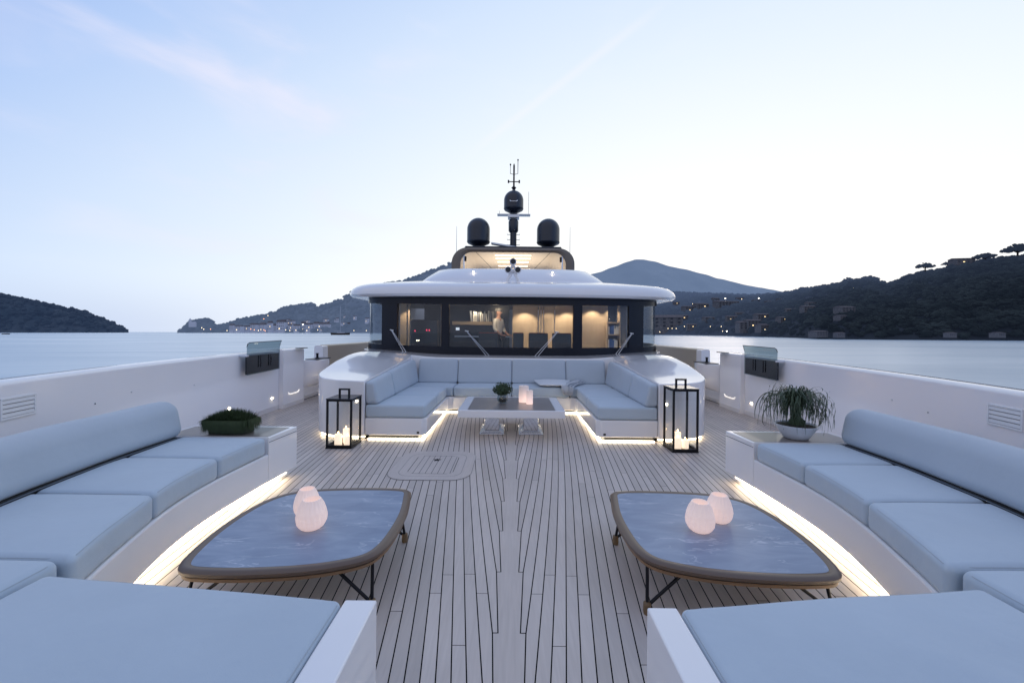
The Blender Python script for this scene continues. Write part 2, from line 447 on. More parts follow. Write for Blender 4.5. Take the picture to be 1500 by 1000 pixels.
# ------------------------------------------------------------------ bulwarks
def bulwark(s):
    side = 'left' if s < 0 else 'right'
    t = thing('bulwark', f'tall white bulwark along the {side} edge of the teak deck', 'bulwark', (s*BW(6), 6, 0), 'white bulwarks either side of the foredeck')
    def wall(name, m, d0, d1, zt, inn=0., step=.25, thick=.24, out_m=None):
        rows = []; n = max(2, int((d1-d0)/step))
        for i in range(n+1):
            dd = d0+(d1-d0)*i/n; X = BW(dd)-inn
            zz = zt(dd) if callable(zt) else zt; o = thick+inn
            prof = [(0, -.02), (-.015, .10), (0, .12), (0, zz-.05), (.012, zz-.018), (.04, zz), (o-.04, zz), (o-.012, zz-.018), (o, zz-.05), (o+.02, 0), (o-.1, -1.5), (o-.4, -3.7)]
            rows.append([(s*(X+a), dd, z) for a, z in prof])
        w = MB(); w.grid(rows)
        for r in (rows[0], rows[-1]): w.add(r, [tuple(range(len(r)))])
        return w.build(name, m, t, smooth=True)
    wall('wall', M['gelwall'], -3.8, 9.02, lambda d: 1.305+.003*d)
    # pillar that steps in, then the open mooring recess, then the aft pillar and the beige side
    wall('pillar', M['gelwall'], 9.02, 9.95, 1.345, inn=.10)
    wall('low_wall', M['gelwall'], 9.95, 11.15, lambda d: .62+.0*d, inn=-.1, thick=.14)
    wall('pillar', M['gelwall'], 11.15, 11.45, 1.36, inn=.0)
    wall('aft_wall', M['beigewall'], 11.45, 21, 1.37)
    # curved fairlead housing and black bollard in the recess
    b = MB(); rows = []
    for i in range(13):
        a = PI*i/12
        rows.append([(s*(5.22+.10-.42*math.sin(a)*k), 10.55-.56*math.cos(a), z) for k, z in ((.25, .34), (.62, .42), (.86, .56), (.97, .76), (1, .98), (.98, 1.02), (.9, 1.03), (.0, 1.03))])
    b.grid(rows); b.build('fairlead_housing', M['gelwall'], t)
    b = MB(); b.lathe([(.06, 0), (.05, .02), (.03, .03), (.03, .12), (.045, .13), (.045, .14)], (s*5.16, 10.55, 1.045), 20)
    b.box(min(s*4.98, s*5.3), max(s*4.98, s*5.3), 10.2, 10.95, 1.028, 1.05)
    b.build('bollard', M['black'], t, bevel=.006)
    b = MB(); b.box(min(s*5.08, s*5.2), max(s*5.08, s*5.2), 9.55, 9.9, 1.345, 1.362); b.build('fairlead_plate', M['black'], t)
    # rail cap glint line on top
    # vent grille
    v = MB(); d0, d1 = 3.5, 3.84
    def P(dd, z, o): return (s*(BW(dd)-o), dd, z)
    g = vent = None
    fr = MB()
    for (a0, a1, z0, z1) in ((d0, d1, 1.145, 1.165), (d0, d1, .965, .985), (d0, d0+.018, .985, 1.145), (d1-.018, d1, .985, 1.145)):
        vs = [P(a0, z0, .012), P(a1, z0, .012), P(a1, z1, .012), P(a0, z1, .012), P(a0, z0, -.02), P(a1, z0, -.02), P(a1, z1, -.02), P(a0, z1, -.02)]
        fr.add(vs, [(0, 1, 2, 3), (4, 5, 6, 7), (0, 1, 5, 4), (1, 2, 6, 5), (2, 3, 7, 6), (3, 0, 4, 7)])
    f = fr.build('vent_grille', M['gel'], t, bevel=.003)
    bk = MB(); bk.add([P(d0+.01, .975, .003), P(d1-.01, .975, .003), P(d1-.01, 1.155, .003), P(d0+.01, 1.155, .003)], [(0, 1, 2, 3)])
    k = bk.build('backing', M['dark'], f, smooth=False); k.location = (0, 0, 0)
    sl = MB()
    for i in range(4):
        z = .992+i*.04
        vs = [P(d0+.018, z, .012), P(d1-.018, z, .012), P(d1-.018, z+.03, .004), P(d0+.018, z+.03, .004), P(d0+.018, z-.006, .004), P(d1-.018, z-.006, .004)]
        sl.add(vs, [(0, 1, 2, 3), (0, 1, 5, 4)])
    k = sl.build('slats', M['gel'], f, smooth=False); k.location = (0, 0, 0)
    # small recessed lamps low on the wall
    for dd, z in ((7.3, .34), (8.75, .29)):
        l = MB(); rows = []
        x = s*(BW(dd)-.004)
        l.tube([(x, dd, z), (x-s*.012, dd, z)], .022, 16)
        l.build('courtesy_lamp', M['lamp'], t)
    for dd, z in ((4.55, .93), (5.1, .98), (6.35, .90)):  # chrome dots added in place of tiny reflections on the wall
        l = MB(); x = s*(BW(dd)-.003); l.tube([(x, dd, z), (x-s*.008, dd, z)], .009, 10); l.build('glint_dot', M['chrome'], t)
    # glowing tube that paints the curved step light reflection on the pillar
    l = MB(); X = BW(9.5)-.10
    l.tube([(s*(X-.004), 9.24+.05*0, .34), (s*(X-.008), 9.28, .305), (s*(X-.01), 9.34, .295), (s*(X-.01), 9.62, .295), (s*(X-.008), 9.68, .305), (s*(X-.004), 9.72, .34)], .010, 8)
    l.build('step_reflection', emis('step_reflection_glow', (1, .92, .82), .9), t)
    # cleat-like pin on the aft pillar
    l = MB(); l.tube([(s*5.3, 11.2, .78), (s*5.18, 11.2, .78)], .03, 12); l.build('pin', M['steel'], t)
    return t
bulwark(-1); bulwark(1)

# dark tinted glass panels fixed inside the bulwarks
def tinted_panel(s):
    side = 'left' if s < 0 else 'right'
    t = thing('glass_panel', f'dark tinted glass screen bolted inside the {side} bulwark and standing above it', 'glass panel', (s*5.1, 8.2, .9), 'tinted glass screens on the bulwarks')
    d0, d1 = 7.62, 8.82
    def X(dd): return BW(dd)-.13
    outline = [(d0, .93), (d0, 1.47), (d0+.05, 1.53), (d0+.12, 1.545), (d1, 1.56), (d1-.06, 1.5), (d1-.06, .94)]
    outline = [(d0, .91), (d0, 1.46), (d0+.03, 1.515), (d0+.10, 1.54), (d1+.06, 1.555), (d1, 1.44), (d1, .93)]
    mb = MB(); n = len(outline)
    mb.add([(s*X(a), a, z) for a, z in outline], [tuple(range(n))])
    mb.build('pane', M['tint'], t, smooth=False)
    e = MB(); e.tube([(s*X(a), a, z) for a, z in outline[1:6]], .007, 6); e.build('edge_trim', M['black'], t)
    bo = [(d0+.008, .925), (d0+.008, 1.285), (d1-.012, 1.285), (d1-.012, .94)]
    b = MB(); b.add([(s*(X(a)+.012), a, z) for a, z in bo]+[(s*(X(a)+.03), a, z) for a, z in bo], [(0, 1, 2, 3), (4, 5, 6, 7), (0, 1, 5, 4), (1, 2, 6, 5), (2, 3, 7, 6), (3, 0, 4, 7)])
    b.build('backing', M['screen'], t, smooth=False)
    for hy in (8.05, 8.42):
        h = MB(); h.tube([(s*(X(hy)-.03), hy, 1.04), (s*(X(hy)-.03), hy, 1.27)], .010, 8); h.build('pull_handle', M['black'], t)
    c = MB(); c.box(min(s*(X(7.6)-.03), s*BW(7.6)), max(s*(X(7.6)-.03), s*BW(7.6)), d0-.035, d0+.02, 1.27, 1.31); c.build('hinge', M['chrome'], t, bevel=.004)
    return t
tinted_panel(-1); tinted_panel(1)

# ------------------------------------------------------------------ foreground settees
Ft = smooth_tab([(1.2, 2.02), (1.75, 2.15), (1.95, 2.22), (2.26, 2.35), (2.5, 2.44), (2.85, 2.56), (3.2, 2.65), (3.65, 2.70), (4.4, 2.695), (4.95, 2.66)], 80)
def FX(d): return interp(Ft, d)
Bt = smooth_tab([(.9, 2.70), (1.6, 3.02), (2.57, 3.30), (3.4, 3.46), (4.34, 3.53), (5, 3.53)], 60)
def BX(d): return interp(Bt, d)
def settee(s):
    side = 'left' if s < 0 else 'right'
    t = thing('settee', f'long built-in settee with grey-blue cushions and lit white plinth on the {side} of the foredeck', 'settee', (s*3.1, 3.2, 0), 'built-in settees flanking the foredeck')
    def strip(ds, fa, fb, z0, z1):
        mb = MB(); pl = [(s*fa(dd), dd) for dd in ds]+[(s*fb(dd), dd) for dd in ds[::-1]]
        rows = []
        for dd in ds: rows.append([(s*fa(dd), dd, z0), (s*fa(dd), dd, z1), (s*fb(dd), dd, z1), (s*fb(dd), dd, z0)])
        mb.grid(rows, closed=True)
        mb.add(rows[0], [(0, 1, 2, 3)]); mb.add(rows[-1], [(0, 1, 2, 3)])
        return mb
    ds = [1.70+.1*i for i in range(33)]+[4.94]
    out = lambda d: BX(d)+.40
    base = strip([d for d in ds if d <= 4.4]+[4.42], FX, out, .10, .412)
    base.build('base', M['gel'], t, bevel=.018)
    # near bench arm of the settee
    yb = 1.72 if s < 0 else 1.69
    b = MB(); b.box(min(s*.735, s*2.3), max(s*.735, s*2.3), .55, yb-.02, .10, .412); b.build('bench_base', M['gel'], t, bevel=.015)
    b = MB(); xi = .590 if s < 0 else .602; b.box(min(s*xi, s*.733), max(s*xi, s*.733), .45, yb+.055, .0, .602); b.build('end_panel', M['gel'], t, bevel=.008)
    pl = strip(ds, lambda d: FX(d)+.10, lambda d: out(d)-.1, .0, .105); pl.build('plinth', M['gel'], t, smooth=False)
    # LED strip tucked under the lip
    l = strip([d for d in ds if d < 4.9], lambda d: FX(d)+.035, lambda d: FX(d)+.085, .070, .092); l.build('led_strip', M['led'], t, smooth=False)
    # seat cushions
    segs = [(3.686, 4.38), (2.873, 3.680), (2.06, 2.867)]
    for i, (a, c) in enumerate(segs):
        L = (c-a)/2; wd = .42
        def warp(x, y, z, a=a, c=c, L=L, wd=wd):
            dd = a+(x+L)/(2*L)*(c-a); tt = (y+wd)/(2*wd)
            X = FX(dd)*(1-tt)+(BX(dd)+.09)*tt-.004
            w = .006*noise.noise(Vector((dd*2.3, X*2.1, s*3.1)))
            return (s*X, dd, .512+z+w)
        mb = MB(); mb.rbox((L, wd, .098), .042, warp, inner=8, seg=5, puff=.016)
        cu = mb.build('seat_cushion', M['fabric'], t)
        pp = MB(); welt(pp, (L, wd, .098), .042, warp); pp.build('piping', M['welt'], cu).location = (0, 0, 0)
    # corner cushion and bench cushion
    def warpc(x, y, z):
        return (s*(2.80+x+ .06*(y)), 1.60+y, .517+z+.005*noise.noise(Vector((x*3, y*3, 1))))
    mb = MB(); mb.rbox((.53, .445, .102), .05, warpc, inner=6, seg=5, puff=.014); cu = mb.build('seat_cushion', M['fabric'], t)
    pp = MB(); welt(pp, (.53, .445, .102), .05, warpc); pp.build('piping', M['welt'], cu).location = (0, 0, 0)
    def warpb(x, y, z):
        u = (x+.745)/1.49; X = .738+1.50*u
        far = interp([(.74, 0), (1.47, .075), (1.94, .125), (2.3, .17)], X)
        k = (y+.40)/.80
        fold = 0
        if s > 0: fold = .010*math.exp(-((X-1.9+ (1.55+y-1.35)*1.2)/.10)**2)*math.exp(-((y+.1)/.35)**2)
        w = .008*noise.noise(Vector((X*1.7, y*2.2, 5+s)))+fold*(1 if z > 0 else 0)
        return (s*X, yb-.74+y+.385+far*k, .516+z+w)
    mb = MB(); mb.rbox((.745, .40, .10), .034, warpb, inner=16, seg=5, puff=.012); cu = mb.build('bench_cushion', M['fabric'], t)
    pp = MB(); welt(pp, (.745, .40, .10), .034, warpb, 24); pp.build('piping', M['welt'], cu).location = (0, 0, 0)
    # backrest roll
    Z = .812
    def warpr(x, y, z):
        dd = 1.35+(x+1.52)/3.04*(4.40-1.35); X = BX(dd)+.165
        lean = .22*(z+.2)
        w = .006*noise.noise(Vector((dd*2, z*4, 2)))
        return (s*(X+y+lean), dd, Z+z+w)
    mb = MB(); mb.rbox((1.52, .135, .195), .118, warpr, inner=24, seg=7); mb.build('backrest', M['fabric2'], t)
    pp = MB(); pp.tube([(s*(BX(dd)+.055), dd, .622) for dd in [1.5+.1*i for i in range(29)]], .005, 6); pp.build('piping', M['pipe'], t)
    mb = MB(); rows = [[(s*(BX(dd)+.075), dd, .40), (s*(BX(dd)+.075), dd, .625), (s*(BX(dd)+.36), dd, .625), (s*(BX(dd)+.36), dd, .40)] for dd in [1.5+.1*i for i in range(29)]]
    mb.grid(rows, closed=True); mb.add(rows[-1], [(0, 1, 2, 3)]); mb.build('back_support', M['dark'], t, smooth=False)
    # near backrest behind the bench
    mb = MB(); mb.rbox((.9, .12, .17), .1, lambda x, y, z: (s*(1.66+x), .68+y-.1*z, .80+z), inner=6, seg=5); mb.build('backrest', M['fabric2'], t)
    # side table end
    e = strip([4.425, 4.6, 4.8, 4.94], FX, lambda d: 3.93, .10, .60); e.build('side_table', M['gel'], t, bevel=.012)
    x0, x1 = 2.72, 3.87
    q = [(s*x0, 4.45), (s*x1, 4.45), (s*x1, 4.885), (s*x0, 4.885)]
    mb = MB(); mb.prism(q, .598, .6035); mb.build('table_inset', M['inset'], t, smooth=False)
    g = MB(); g.tube([(s*(FX(dd)-.001), dd, .545) for dd in (4.43, 4.6, 4.8, 4.93)], .0035, 6); g.build('groove', M['pipe'], t)
    return t
settee(-1); settee(1)

# ------------------------------------------------------------------ coffee tables
rim = [(.886, 3.54), (.915, 3.63), (.99, 3.68), (1.20, 3.70), (1.55, 3.685), (1.84, 3.635), (2.02, 3.53), (2.11, 3.36), (2.145, 3.12), (2.14, 2.86), (2.10, 2.62), (2.055, 2.475), (1.99, 2.40), (1.86, 2.375), (1.60, 2.375), (1.28, 2.41), (1.05, 2.475), (.905, 2.56), (.84, 2.70), (.82, 2.92), (.83, 3.22)]
def coffee_table(s):
    side = 'left' if s < 0 else 'right'
    t = thing('coffee_table', f'low coffee table with teak rim and blue veined stone top by the {side} settee', 'coffee table', (s*1.48, 3.05, 0), 'low stone-topped coffee tables on the teak deck')
    out = [(s*x, y) for x, y in spline_closed(rim, 6)]
    inn = offset_poly(out, .064); n = len(out)
    zt = .345
    mb = MB()
    prof = [(.064, zt-.003), (.038, zt+.003), (.016, zt), (.0, zt-.012), (.002, zt-.032), (.02, zt-.046), (.07, zt-.05)]
    rows = []
    for o, z in prof:
        rows.append([(x, y, z) for x, y in (offset_poly(out, o) if o else out)])
    mb.grid(rows, closed=True)
    mb.build('rim', M['teakrim'], t)
    mb = MB(); mb.grid([[(x, y, z) for x, y in offset_poly(out, o)] for o, z in ((.016, zt-.047), (.018, zt-.068), (.04, zt-.074), (.2, zt-.074))], closed=True)
    mb.build('under_rim', M['teakedge'], t)
    mb = MB(); mb.prism(inn, zt-.045, zt-.002); mb.build('stone_top', M['slate'], t, smooth=False)
    feet = [(.885, 2.56), (.90, 3.40), (2.05, 2.52), (2.07, 3.42)]
    for fx, fy in feet:
        cx, cy = 1.48, 3.05
        l = MB()
        dx = .30 if fx < 1.4 else -.34; dy = .26 if fy < 3 else -.26
        p = (s*fx, fy, .05)
        l.tube([p, (s*(fx+.02*(1 if dx > 0 else -1)), fy+dy*.25, zt-.05)], .011, 10)
        l.tube([p, (s*(fx+dx), fy+dy*.12, zt-.05)], .011, 10)
        lg = l.build('leg', M['black'], t)
        f = MB(); f.lathe([(.022, 0), (.026, .02), (.024, .07), (.016, .075)], (s*fx, fy, 0), 16)
        fo = f.build('foot', M['teaklight'], lg); fo.location = (0, 0, 0)
    return t
coffee_table(-1); coffee_table(1)

def ribbed_vase(x, y, z, r, hgt, label, ph=0.):
    prof = []
    for i in range(25):
        t = i/24; rr = r*(.60+.40*math.sin(PI*min(1, (t*.80+.16)))**.9) if t > .0 else r*.66
        rr = r*interp([(0, .62), (.06, .80), (.2, .95), (.38, 1.0), (.6, .95), (.8, .80), (.94, .66), (1, .60)], t)
        prof.append((rr, hgt*t))
    prof += [(r*.55, hgt), (r*.50, hgt*.9), (r*.5, hgt*.5)]
    mb = MB()
    def mod(a, zz):
        t = zz/hgt
        return 1+.055*(abs(math.sin(9*a+ph+t*2.6))**.7*(.3+.7*math.sin(PI*t)))-.045*abs(math.sin(9*a+ph-t*2.6))**.8
    mb.lathe(prof, (0, 0, 0), 110, mod)
    o = mb.build('candle_vase', M['vase'], recalc=True); o.location = (x, y, z)
    tag(o, label, 'vase', 'glowing ribbed vases on the coffee tables')
ZT = .3485
ribbed_vase(-1.462, 2.93, ZT, .104, .21, 'front one of two glowing ribbed white vases on the left coffee table', .2)
ribbed_vase(-1.60, 3.13, ZT, .093, .205, 'rear one of two glowing ribbed white vases on the left coffee table', .9)
ribbed_vase(1.405, 2.95, ZT, .100, .21, 'front one of two glowing ribbed white vases on the right coffee table', .5)
ribbed_vase(1.625, 3.10, ZT, .094, .205, 'rear one of two glowing ribbed white vases on the right coffee table', 1.3)

# ------------------------------------------------------------------ aft U-shaped sofa
def aft_sofa():
    t = thing('corner_sofa', 'U-shaped grey-blue sofa on a floating white base in front of the wheelhouse', 'sofa', (0, 8, 0))
    y0 = 6.53
    ub = [(-2.405, y0), (-1.47, y0), (-1.40, y0+.08), (-1.40, 8.66), (-1.30, 8.77), (1.30, 8.77), (1.40, 8.66), (1.40, y0+.08), (1.47, y0), (2.405, y0), (2.405, 9.56), (-2.405, 9.56)]
    mb = MB(); mb.prism(ub, .085, .366); mb.build('base', M['gel'], t, bevel=.02)
    pl = [(-2.36, y0+.07), (-1.54, y0+.07), (-1.50, y0+.2), (-1.50, 8.86), (1.50, 8.86), (1.50, y0+.2), (1.54, y0+.07), (2.36, y0+.07), (2.36, 9.5), (-2.36, 9.5)]
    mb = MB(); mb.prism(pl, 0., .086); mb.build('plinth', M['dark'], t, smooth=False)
    mb = MB()
    mb.box(-2.36, -1.5, y0+.03, y0+.065, .003, .024); mb.box(1.5, 2.36, y0+.03, y0+.065, .003, .024)
    mb.box(-1.495, -1.455, y0+.03, 8.85, .003, .026); mb.box(1.455, 1.495, y0+.03, 8.85, .003, .026)
    mb.box(-1.45, 1.45, 8.815, 8.855, .003, .026)
    mb.build('led_strip', M['led'], t, smooth=False)
    z0, z1 = .372, .582; zc = (z0+z1)/2; hz = (z1-z0)/2
    def seat(x0, x1, ya, yb):
        m = MB(); a, b = (x1-x0)/2-.004, (yb-ya)/2-.004
        m.rbox((a, b, hz), .04, lambda x, y, z: ((x0+x1)/2+x, (ya+yb)/2+y, zc+z+.005*noise.noise(Vector((x*3+x0, y*3+ya, 0)))), inner=6, puff=.012)
        m.build('seat_cushion', M['fabric'], t)
    for s in (-1, 1):
        a, b = sorted((s*1.42, s*2.402))
        seat(a, b, y0-.01, 7.55); seat(a, b, 7.55, 8.74)
        a, b = sorted((s*1.28, s*2.402)); seat(a, b, 8.745, 9.52)
    seat(-1.28, 0, 8.72, 9.52); seat(0, 1.28, 8.72, 9.52)
    # backs
    def back(x0, x1):
        L = (x1-x0)/2-.003; H = .275
        m = MB(); m.rbox((L, .10, H), .05, lambda x, y, z: ((x0+x1)/2+x, 9.45+y+.16*(z+H)/.55-.02*(1-(x/L)**4), .862+z), inner=6); m.build('back_cushion', M['fabric2'], t)
    back(-1.28, 0); back(0, 1.28)
    for s in (-1, 1):
        L = .46
        back(*sorted((s*1.28, s*2.22)))
        def side(ya, yb):
            L = (yb-ya)/2-.003; H = .20
            def wp(x, y, z):
                dd = (ya+yb)/2+x; top = interp([(6.5, .95), (8.6, 1.09), (9.6, 1.13)], dd); k = (z+H)/(2*H)
                return (s*(2.408-(.225-.09*k)*(1-y/.105)/2), dd, .588+(top-.588)*k)
            m = MB(); m.rbox((L, .105, H), .055, wp, inner=6); m.build('back_cushion', M['fabric2'], t)
        side(6.535, 7.52); side(7.525, 9.40)
    for s in (-1, 1):
        m = MB(); m.box(s*1.53-.02, s*1.53+.02, y0-.004, y0+.01, .118, .152); m.build('socket', M['dark'], t)
aft_sofa()
# throw pillow and folded blanket on it
def pillow():
    t = thing('throw_pillow', 'large pale cushion lying flat on the sofa seat behind the candles', 'pillow', (.9, 8.95, .60))
    def wp(x, y, z):
        k = (1-abs(x/.42)**3)*(1-abs(y/.32)**3); z2 = z*(.22+.78*max(0, k)); q = (y+.32)/.64
        X = .89+x*(.68+.34*q)+.04*q
        return (X, 8.70+.60*q, .592+z2*.75+.055+.035*q)
    m = MB(); m.rbox((.42, .32, .075), .05, wp, inner=10); m.build('cover', mat('pale_pillow_cloth', (.66, .69, .72), .9, bump=[(6, .4, .03), (200, .3, .002)]), t)
pillow()
def blanket():
    t = MB()
    path = [(1.12, 8.675, .44), (1.12, 8.69, .54), (1.13, 8.73, .605), (1.19, 8.84, .625), (1.27, 8.96, .635), (1.35, 9.08, .64), (1.43, 9.20, .65), (1.50, 9.30, .67)]
    for k in range(3):
        rows = []
        for i, (x, y, z) in enumerate(path):
            off = .022*k
            rows.append([(x-.02*k+u*(.20-.03*k)+.02*math.sin(i+k), y-off*.5-u*.05+.006*math.sin(9*u+i), z+off+.004*math.sin(7*u+i*.6)) for u in [j/10 for j in range(11)]])
        t.grid(rows)
    o = t.build('blanket', mat('blanket_wool', (.50, .53, .57), .95, bump=[(120, .5, .004)]), recalc=False)
    sm = o.modifiers.new('thick', 'SOLIDIFY'); sm.thickness = .014
    tag(o, 'folded grey blanket draped over the edge of the sofa seat beside the pale pillow', 'blanket')
blanket()

# ------------------------------------------------------------------ dining table
def dining_table():
    t = thing('dining_table', 'white framed table with taupe wooden top on two polished steel pedestals', 'table', (0, 7.3, 0))
    x0, x1, ya, yb = -.895, .895, 6.60, 8.02
    m = MB(); m.prism([(x0, ya), (x1, ya), (x1, yb), (x0, yb)], .37, .497); m.build('frame', M['gel'], t, bevel=.012)
    m = MB(); m.box(x0+.16, x1-.16, ya+.035, yb-.12, .49, .5005); m.build('table_top', M['inset'], t, smooth=False)
    for s in (-1, 1):
        m = MB(); cx = s*.345; m.box(cx-.13, cx+.13, 7.05, 7.55, .055, .37); p = m.build('pedestal', M['chrome'], t, bevel=.012)
        for k, (w, z0, z1) in enumerate(((.215, .0, .022), (.19, .022, .04), (.165, .04, .056))):
            m = MB(); m.box(cx-w, cx+w, 6.95+.03*k, 7.65-.03*k, z0+.0005, z1); m.build('foot_plate', M['chrome'], p, bevel=.006).location = (0, 0, 0)
dining_table()
def leaf_ball(name, c, r, n, size, m, parent, flat=.8, seed=1):
    rr = random.Random(seed); mb = MB()
    for i in range(n):
        v = Vector((rr.gauss(0, 1), rr.gauss(0, 1), rr.gauss(0, 1))).normalized()*r*rr.uniform(.45, 1.04)
        v.z *= flat
        p = Vector(c)+v; nrm = (v.normalized()+Vector((rr.uniform(-.6, .6), rr.uniform(-.6, .6), rr.uniform(-.3, .7)))).normalized()
        a = nrm.cross(Vector((rr.uniform(-1, 1), rr.uniform(-1, 1), rr.uniform(-1, 1)))).normalized(); b = nrm.cross(a)
        s = size*rr.uniform(.6, 1.2)
        mb.add([p-a*s, p+b*s*.5+nrm*s*.15, p+a*s, p-b*s*.5+nrm*s*.15], [(0, 1, 2, 3)])
    return mb.build(name, m, parent, smooth=False, recalc=False)
pt = thing('potted_plant', 'small round leafy plant in a clear glass bowl on the dining table', 'plant', (-.165, 7.30, .501))
m = MB(); m.lathe([(.045, 0), (.075, .01), (.10, .05), (.105, .10), (.09, .15), (.088, .155), (.083, .15), (.097, .10), (.092, .05), (.05, .016)], (-.165, 7.30, .502), 32); m.build('bowl', M['vaseglass'], pt)
m = MB(); m.lathe([(.06, 0), (.075, .03), (.07, .07), (.02, .075)], (-.165, 7.30, .52), 20); m.build('soil', M['soil'], pt)
leaf_ball('foliage', (-.165, 7.30, .755), .195, 900, .024, M['leaf'], pt, .62, 3)
m = MB()
for i in range(14):
    a = i*2.4; m.tube([(-.165+.02*math.cos(a), 7.30+.02*math.sin(a), .58), (-.165+.12*math.cos(a), 7.30+.12*math.sin(a), .74)], .004, 5)
m.build('stems', M['leafd'], pt)
def pillar_candle(x, y, z, r, hh, label, m='wax', flame=True, group=None, flamez=.02):
    t = thing('candle', label, 'candle', (x, y, z), group)
    a = MB(); a.lathe([(r*.96, 0), (r, .008), (r, hh-.008), (r*.93, hh), (r*.8, hh-.006), (r*.2, hh-.010)], (0, 0, 0), 28)
    o = a.build('wax', M[m], t); o.location = (0, 0, 0)
    w = MB(); w.tube([(0, 0, hh-.012), (.002, 0, hh+.012)], .0018, 5); o = w.build('wick', M['dark'], t); o.location = (0, 0, 0)
    if flame:
        f = MB(); f.lathe([(.001, 0), (.005, .006), (.0065, .014), (.004, .026), (.0008, .036)], (0, 0, hh+.006), 10); o = f.build('flame', M['flame'], t); o.location = (0, 0, 0)
    return t
pillar_candle(.225, 7.42, .501, .092, .30, 'taller and wider of two pillar candles on the dining table', flame=False)
pillar_candle(.325, 7.22, .501, .060, .245, 'shorter slim pillar candle glowing at its base on the dining table', flame=False)

# ------------------------------------------------------------------ lanterns
def lantern(cx, cy, w, hgt, label):
    t = thing('lantern', label, 'lantern', (cx, cy, 0), 'black framed lanterns on the deck')
    b = .028; x0, x1, y0, y1 = cx-w/2, cx+w/2, cy-w/2, cy+w/2
    fr = MB()
    for x in (x0, x1-b):
        for y in (y0, y1-b): fr.box(x, x+b, y, y+b, .02, hgt)
    for z in (.022, hgt-b-.002):
        fr.box(x0+b, x1-b, y0+.001, y0+b-.001, z, z+b); fr.box(x0+b, x1-b, y1-b+.001, y1-.001, z, z+b)
        fr.box(x0+.001, x0+b-.001, y0+b, y1-b, z, z+b); fr.box(x1-b+.001, x1-.001, y0+b, y1-b, z, z+b)
    fr.build('frame', M['black'], t, smooth=False, bevel=.002)
    p = MB(); p.box(x0-.004, x1+.004, y0-.004, y1+.004, 0, .021); p.build('base_plate', M['black'], t, smooth=False)
    p = MB(); p.box(x0-.006, x1+.006, y0-.006, y1+.006, hgt, hgt+.014); p.build('lid', mat('lantern_lid', (.05, .055, .07), .25, metal=.7), t, smooth=False, bevel=.003)
    h = MB(); hw = .085; z = hgt+.014
    h.box(cx-hw, cx-hw+.024, cy-.016, cy+.016, z, z+.105); h.box(cx+hw-.024, cx+hw, cy-.016, cy+.016, z, z+.105); h.box(cx-hw, cx+hw, cy-.0165, cy+.0165, z+.105, z+.129)
    h.build('handle', M['black'], t, smooth=False)
    for (a0, a1, c0, c1) in ((x0+b, x1-b, y0+.014, y0+.014), (x0+b, x1-b, y1-.014, y1-.014), (x0+.014, x0+.014, y0+b, y1-b), (x1-.014, x1-.014, y0+b, y1-b)):
        g = MB(); g.add([(a0, c0, .05), (a1, c1, .05), (a1, c1, hgt-b-.004), (a0, c0, hgt-b-.004)], [(0, 1, 2, 3)]); g.build('glass_pane', M['glasscl'], t, smooth=False)
    return t
lantern(-2.62, 6.24, .39, .745, 'short black framed glass lantern with candles left of the U-shaped sofa')
lantern(2.64, 6.22, .39, .955, 'tall black framed glass lantern with candles right of the U-shaped sofa')
for sx, nm, tall in ((-2.62, 'short left', 0), (2.64, 'tall right', 0)):
    for k, (dx, dy, r, hh) in enumerate(((-.06, -.06, .055, .17), (.07, -.03, .05, .13), (.0, .09, .05, .22))):
        which = ('front left', 'front right', 'rear')[k]
        pillar_candle(sx+dx, 6.23+dy, .0215, r, hh, f'{which} lit candle inside the {nm} lantern', 'waxhot', True, 'lit candles in the lanterns')

# ------------------------------------------------------------------ plants on the side tables
gp = thing('grass_planter', 'rectangular planter of trimmed dark green grass on the left side table', 'planter', (-3.28, 4.62, .6035))
m = MB(); m.box(-3.45, -3.03, 4.53, 4.70, .6045, .73); m.build('box', mat('planter_tray', (.04, .05, .035), .6), gp, bevel=.008)
rr = random.Random(5); mb = MB()
for i in range(5200):
    x = -3.46+.44*rr.random(); y = 4.51+.21*rr.random(); ed = rr.random()
    hh = rr.uniform(.09, .20)*(1-.35*(abs(x+3.24)/.22)**2); z0 = .69
    dx = rr.gauss(0, .02)+(-.015 if x < -3.42 and ed < .6 else 0)+(.015 if x > -3.05 and ed < .6 else 0); dy = rr.gauss(0, .018)+(-.035 if y < 4.55 else 0)
    wv = .0022
    p0 = Vector((x, y, z0)); p1 = p0+Vector((dx*.5, dy*.5, hh*.7)); p2 = p0+Vector((dx*1.4, dy*1.4, hh*(1 if abs(dx) < .04 else .75)))
    a = Vector((math.cos(i), math.sin(i), 0))*wv
    mb.add([p0-a, p0+a, p1+a, p1-a, p2], [(0, 1, 2, 3), (3, 2, 4)])
for i in range(3800):   # blades that hang over the sides of the tray
    side = rr.random()
    x = -3.46+.44*rr.random(); y = 4.52; nx, ny = 0, -1
    if side > .82: x = -3.02; y = 4.53+.17*rr.random(); nx, ny = 1, 0
    elif side > .66: x = -3.46; y = 4.53+.17*rr.random(); nx, ny = -1, 0
    p0 = Vector((x, y, .745)); o = rr.uniform(.004, .055); dr = rr.uniform(.0, .14); sd = rr.gauss(0, .02)
    p1 = p0+Vector((nx*o+sd*(ny != 0), ny*o+sd*(nx != 0), .02)); p2 = p0+Vector((nx*(o+.015)+sd*1.5*(ny != 0), ny*(o+.015)+sd*1.5*(nx != 0), -dr))
    a = Vector((.0022*abs(ny)+.0004, .0022*abs(nx)+.0004, 0))
    mb.add([p0-a, p0+a, p1+a, p1-a, p2], [(0, 1, 2, 3), (3, 2, 4)])
mb.build('grass_blades', M['grass'], gp, smooth=False, recalc=False)

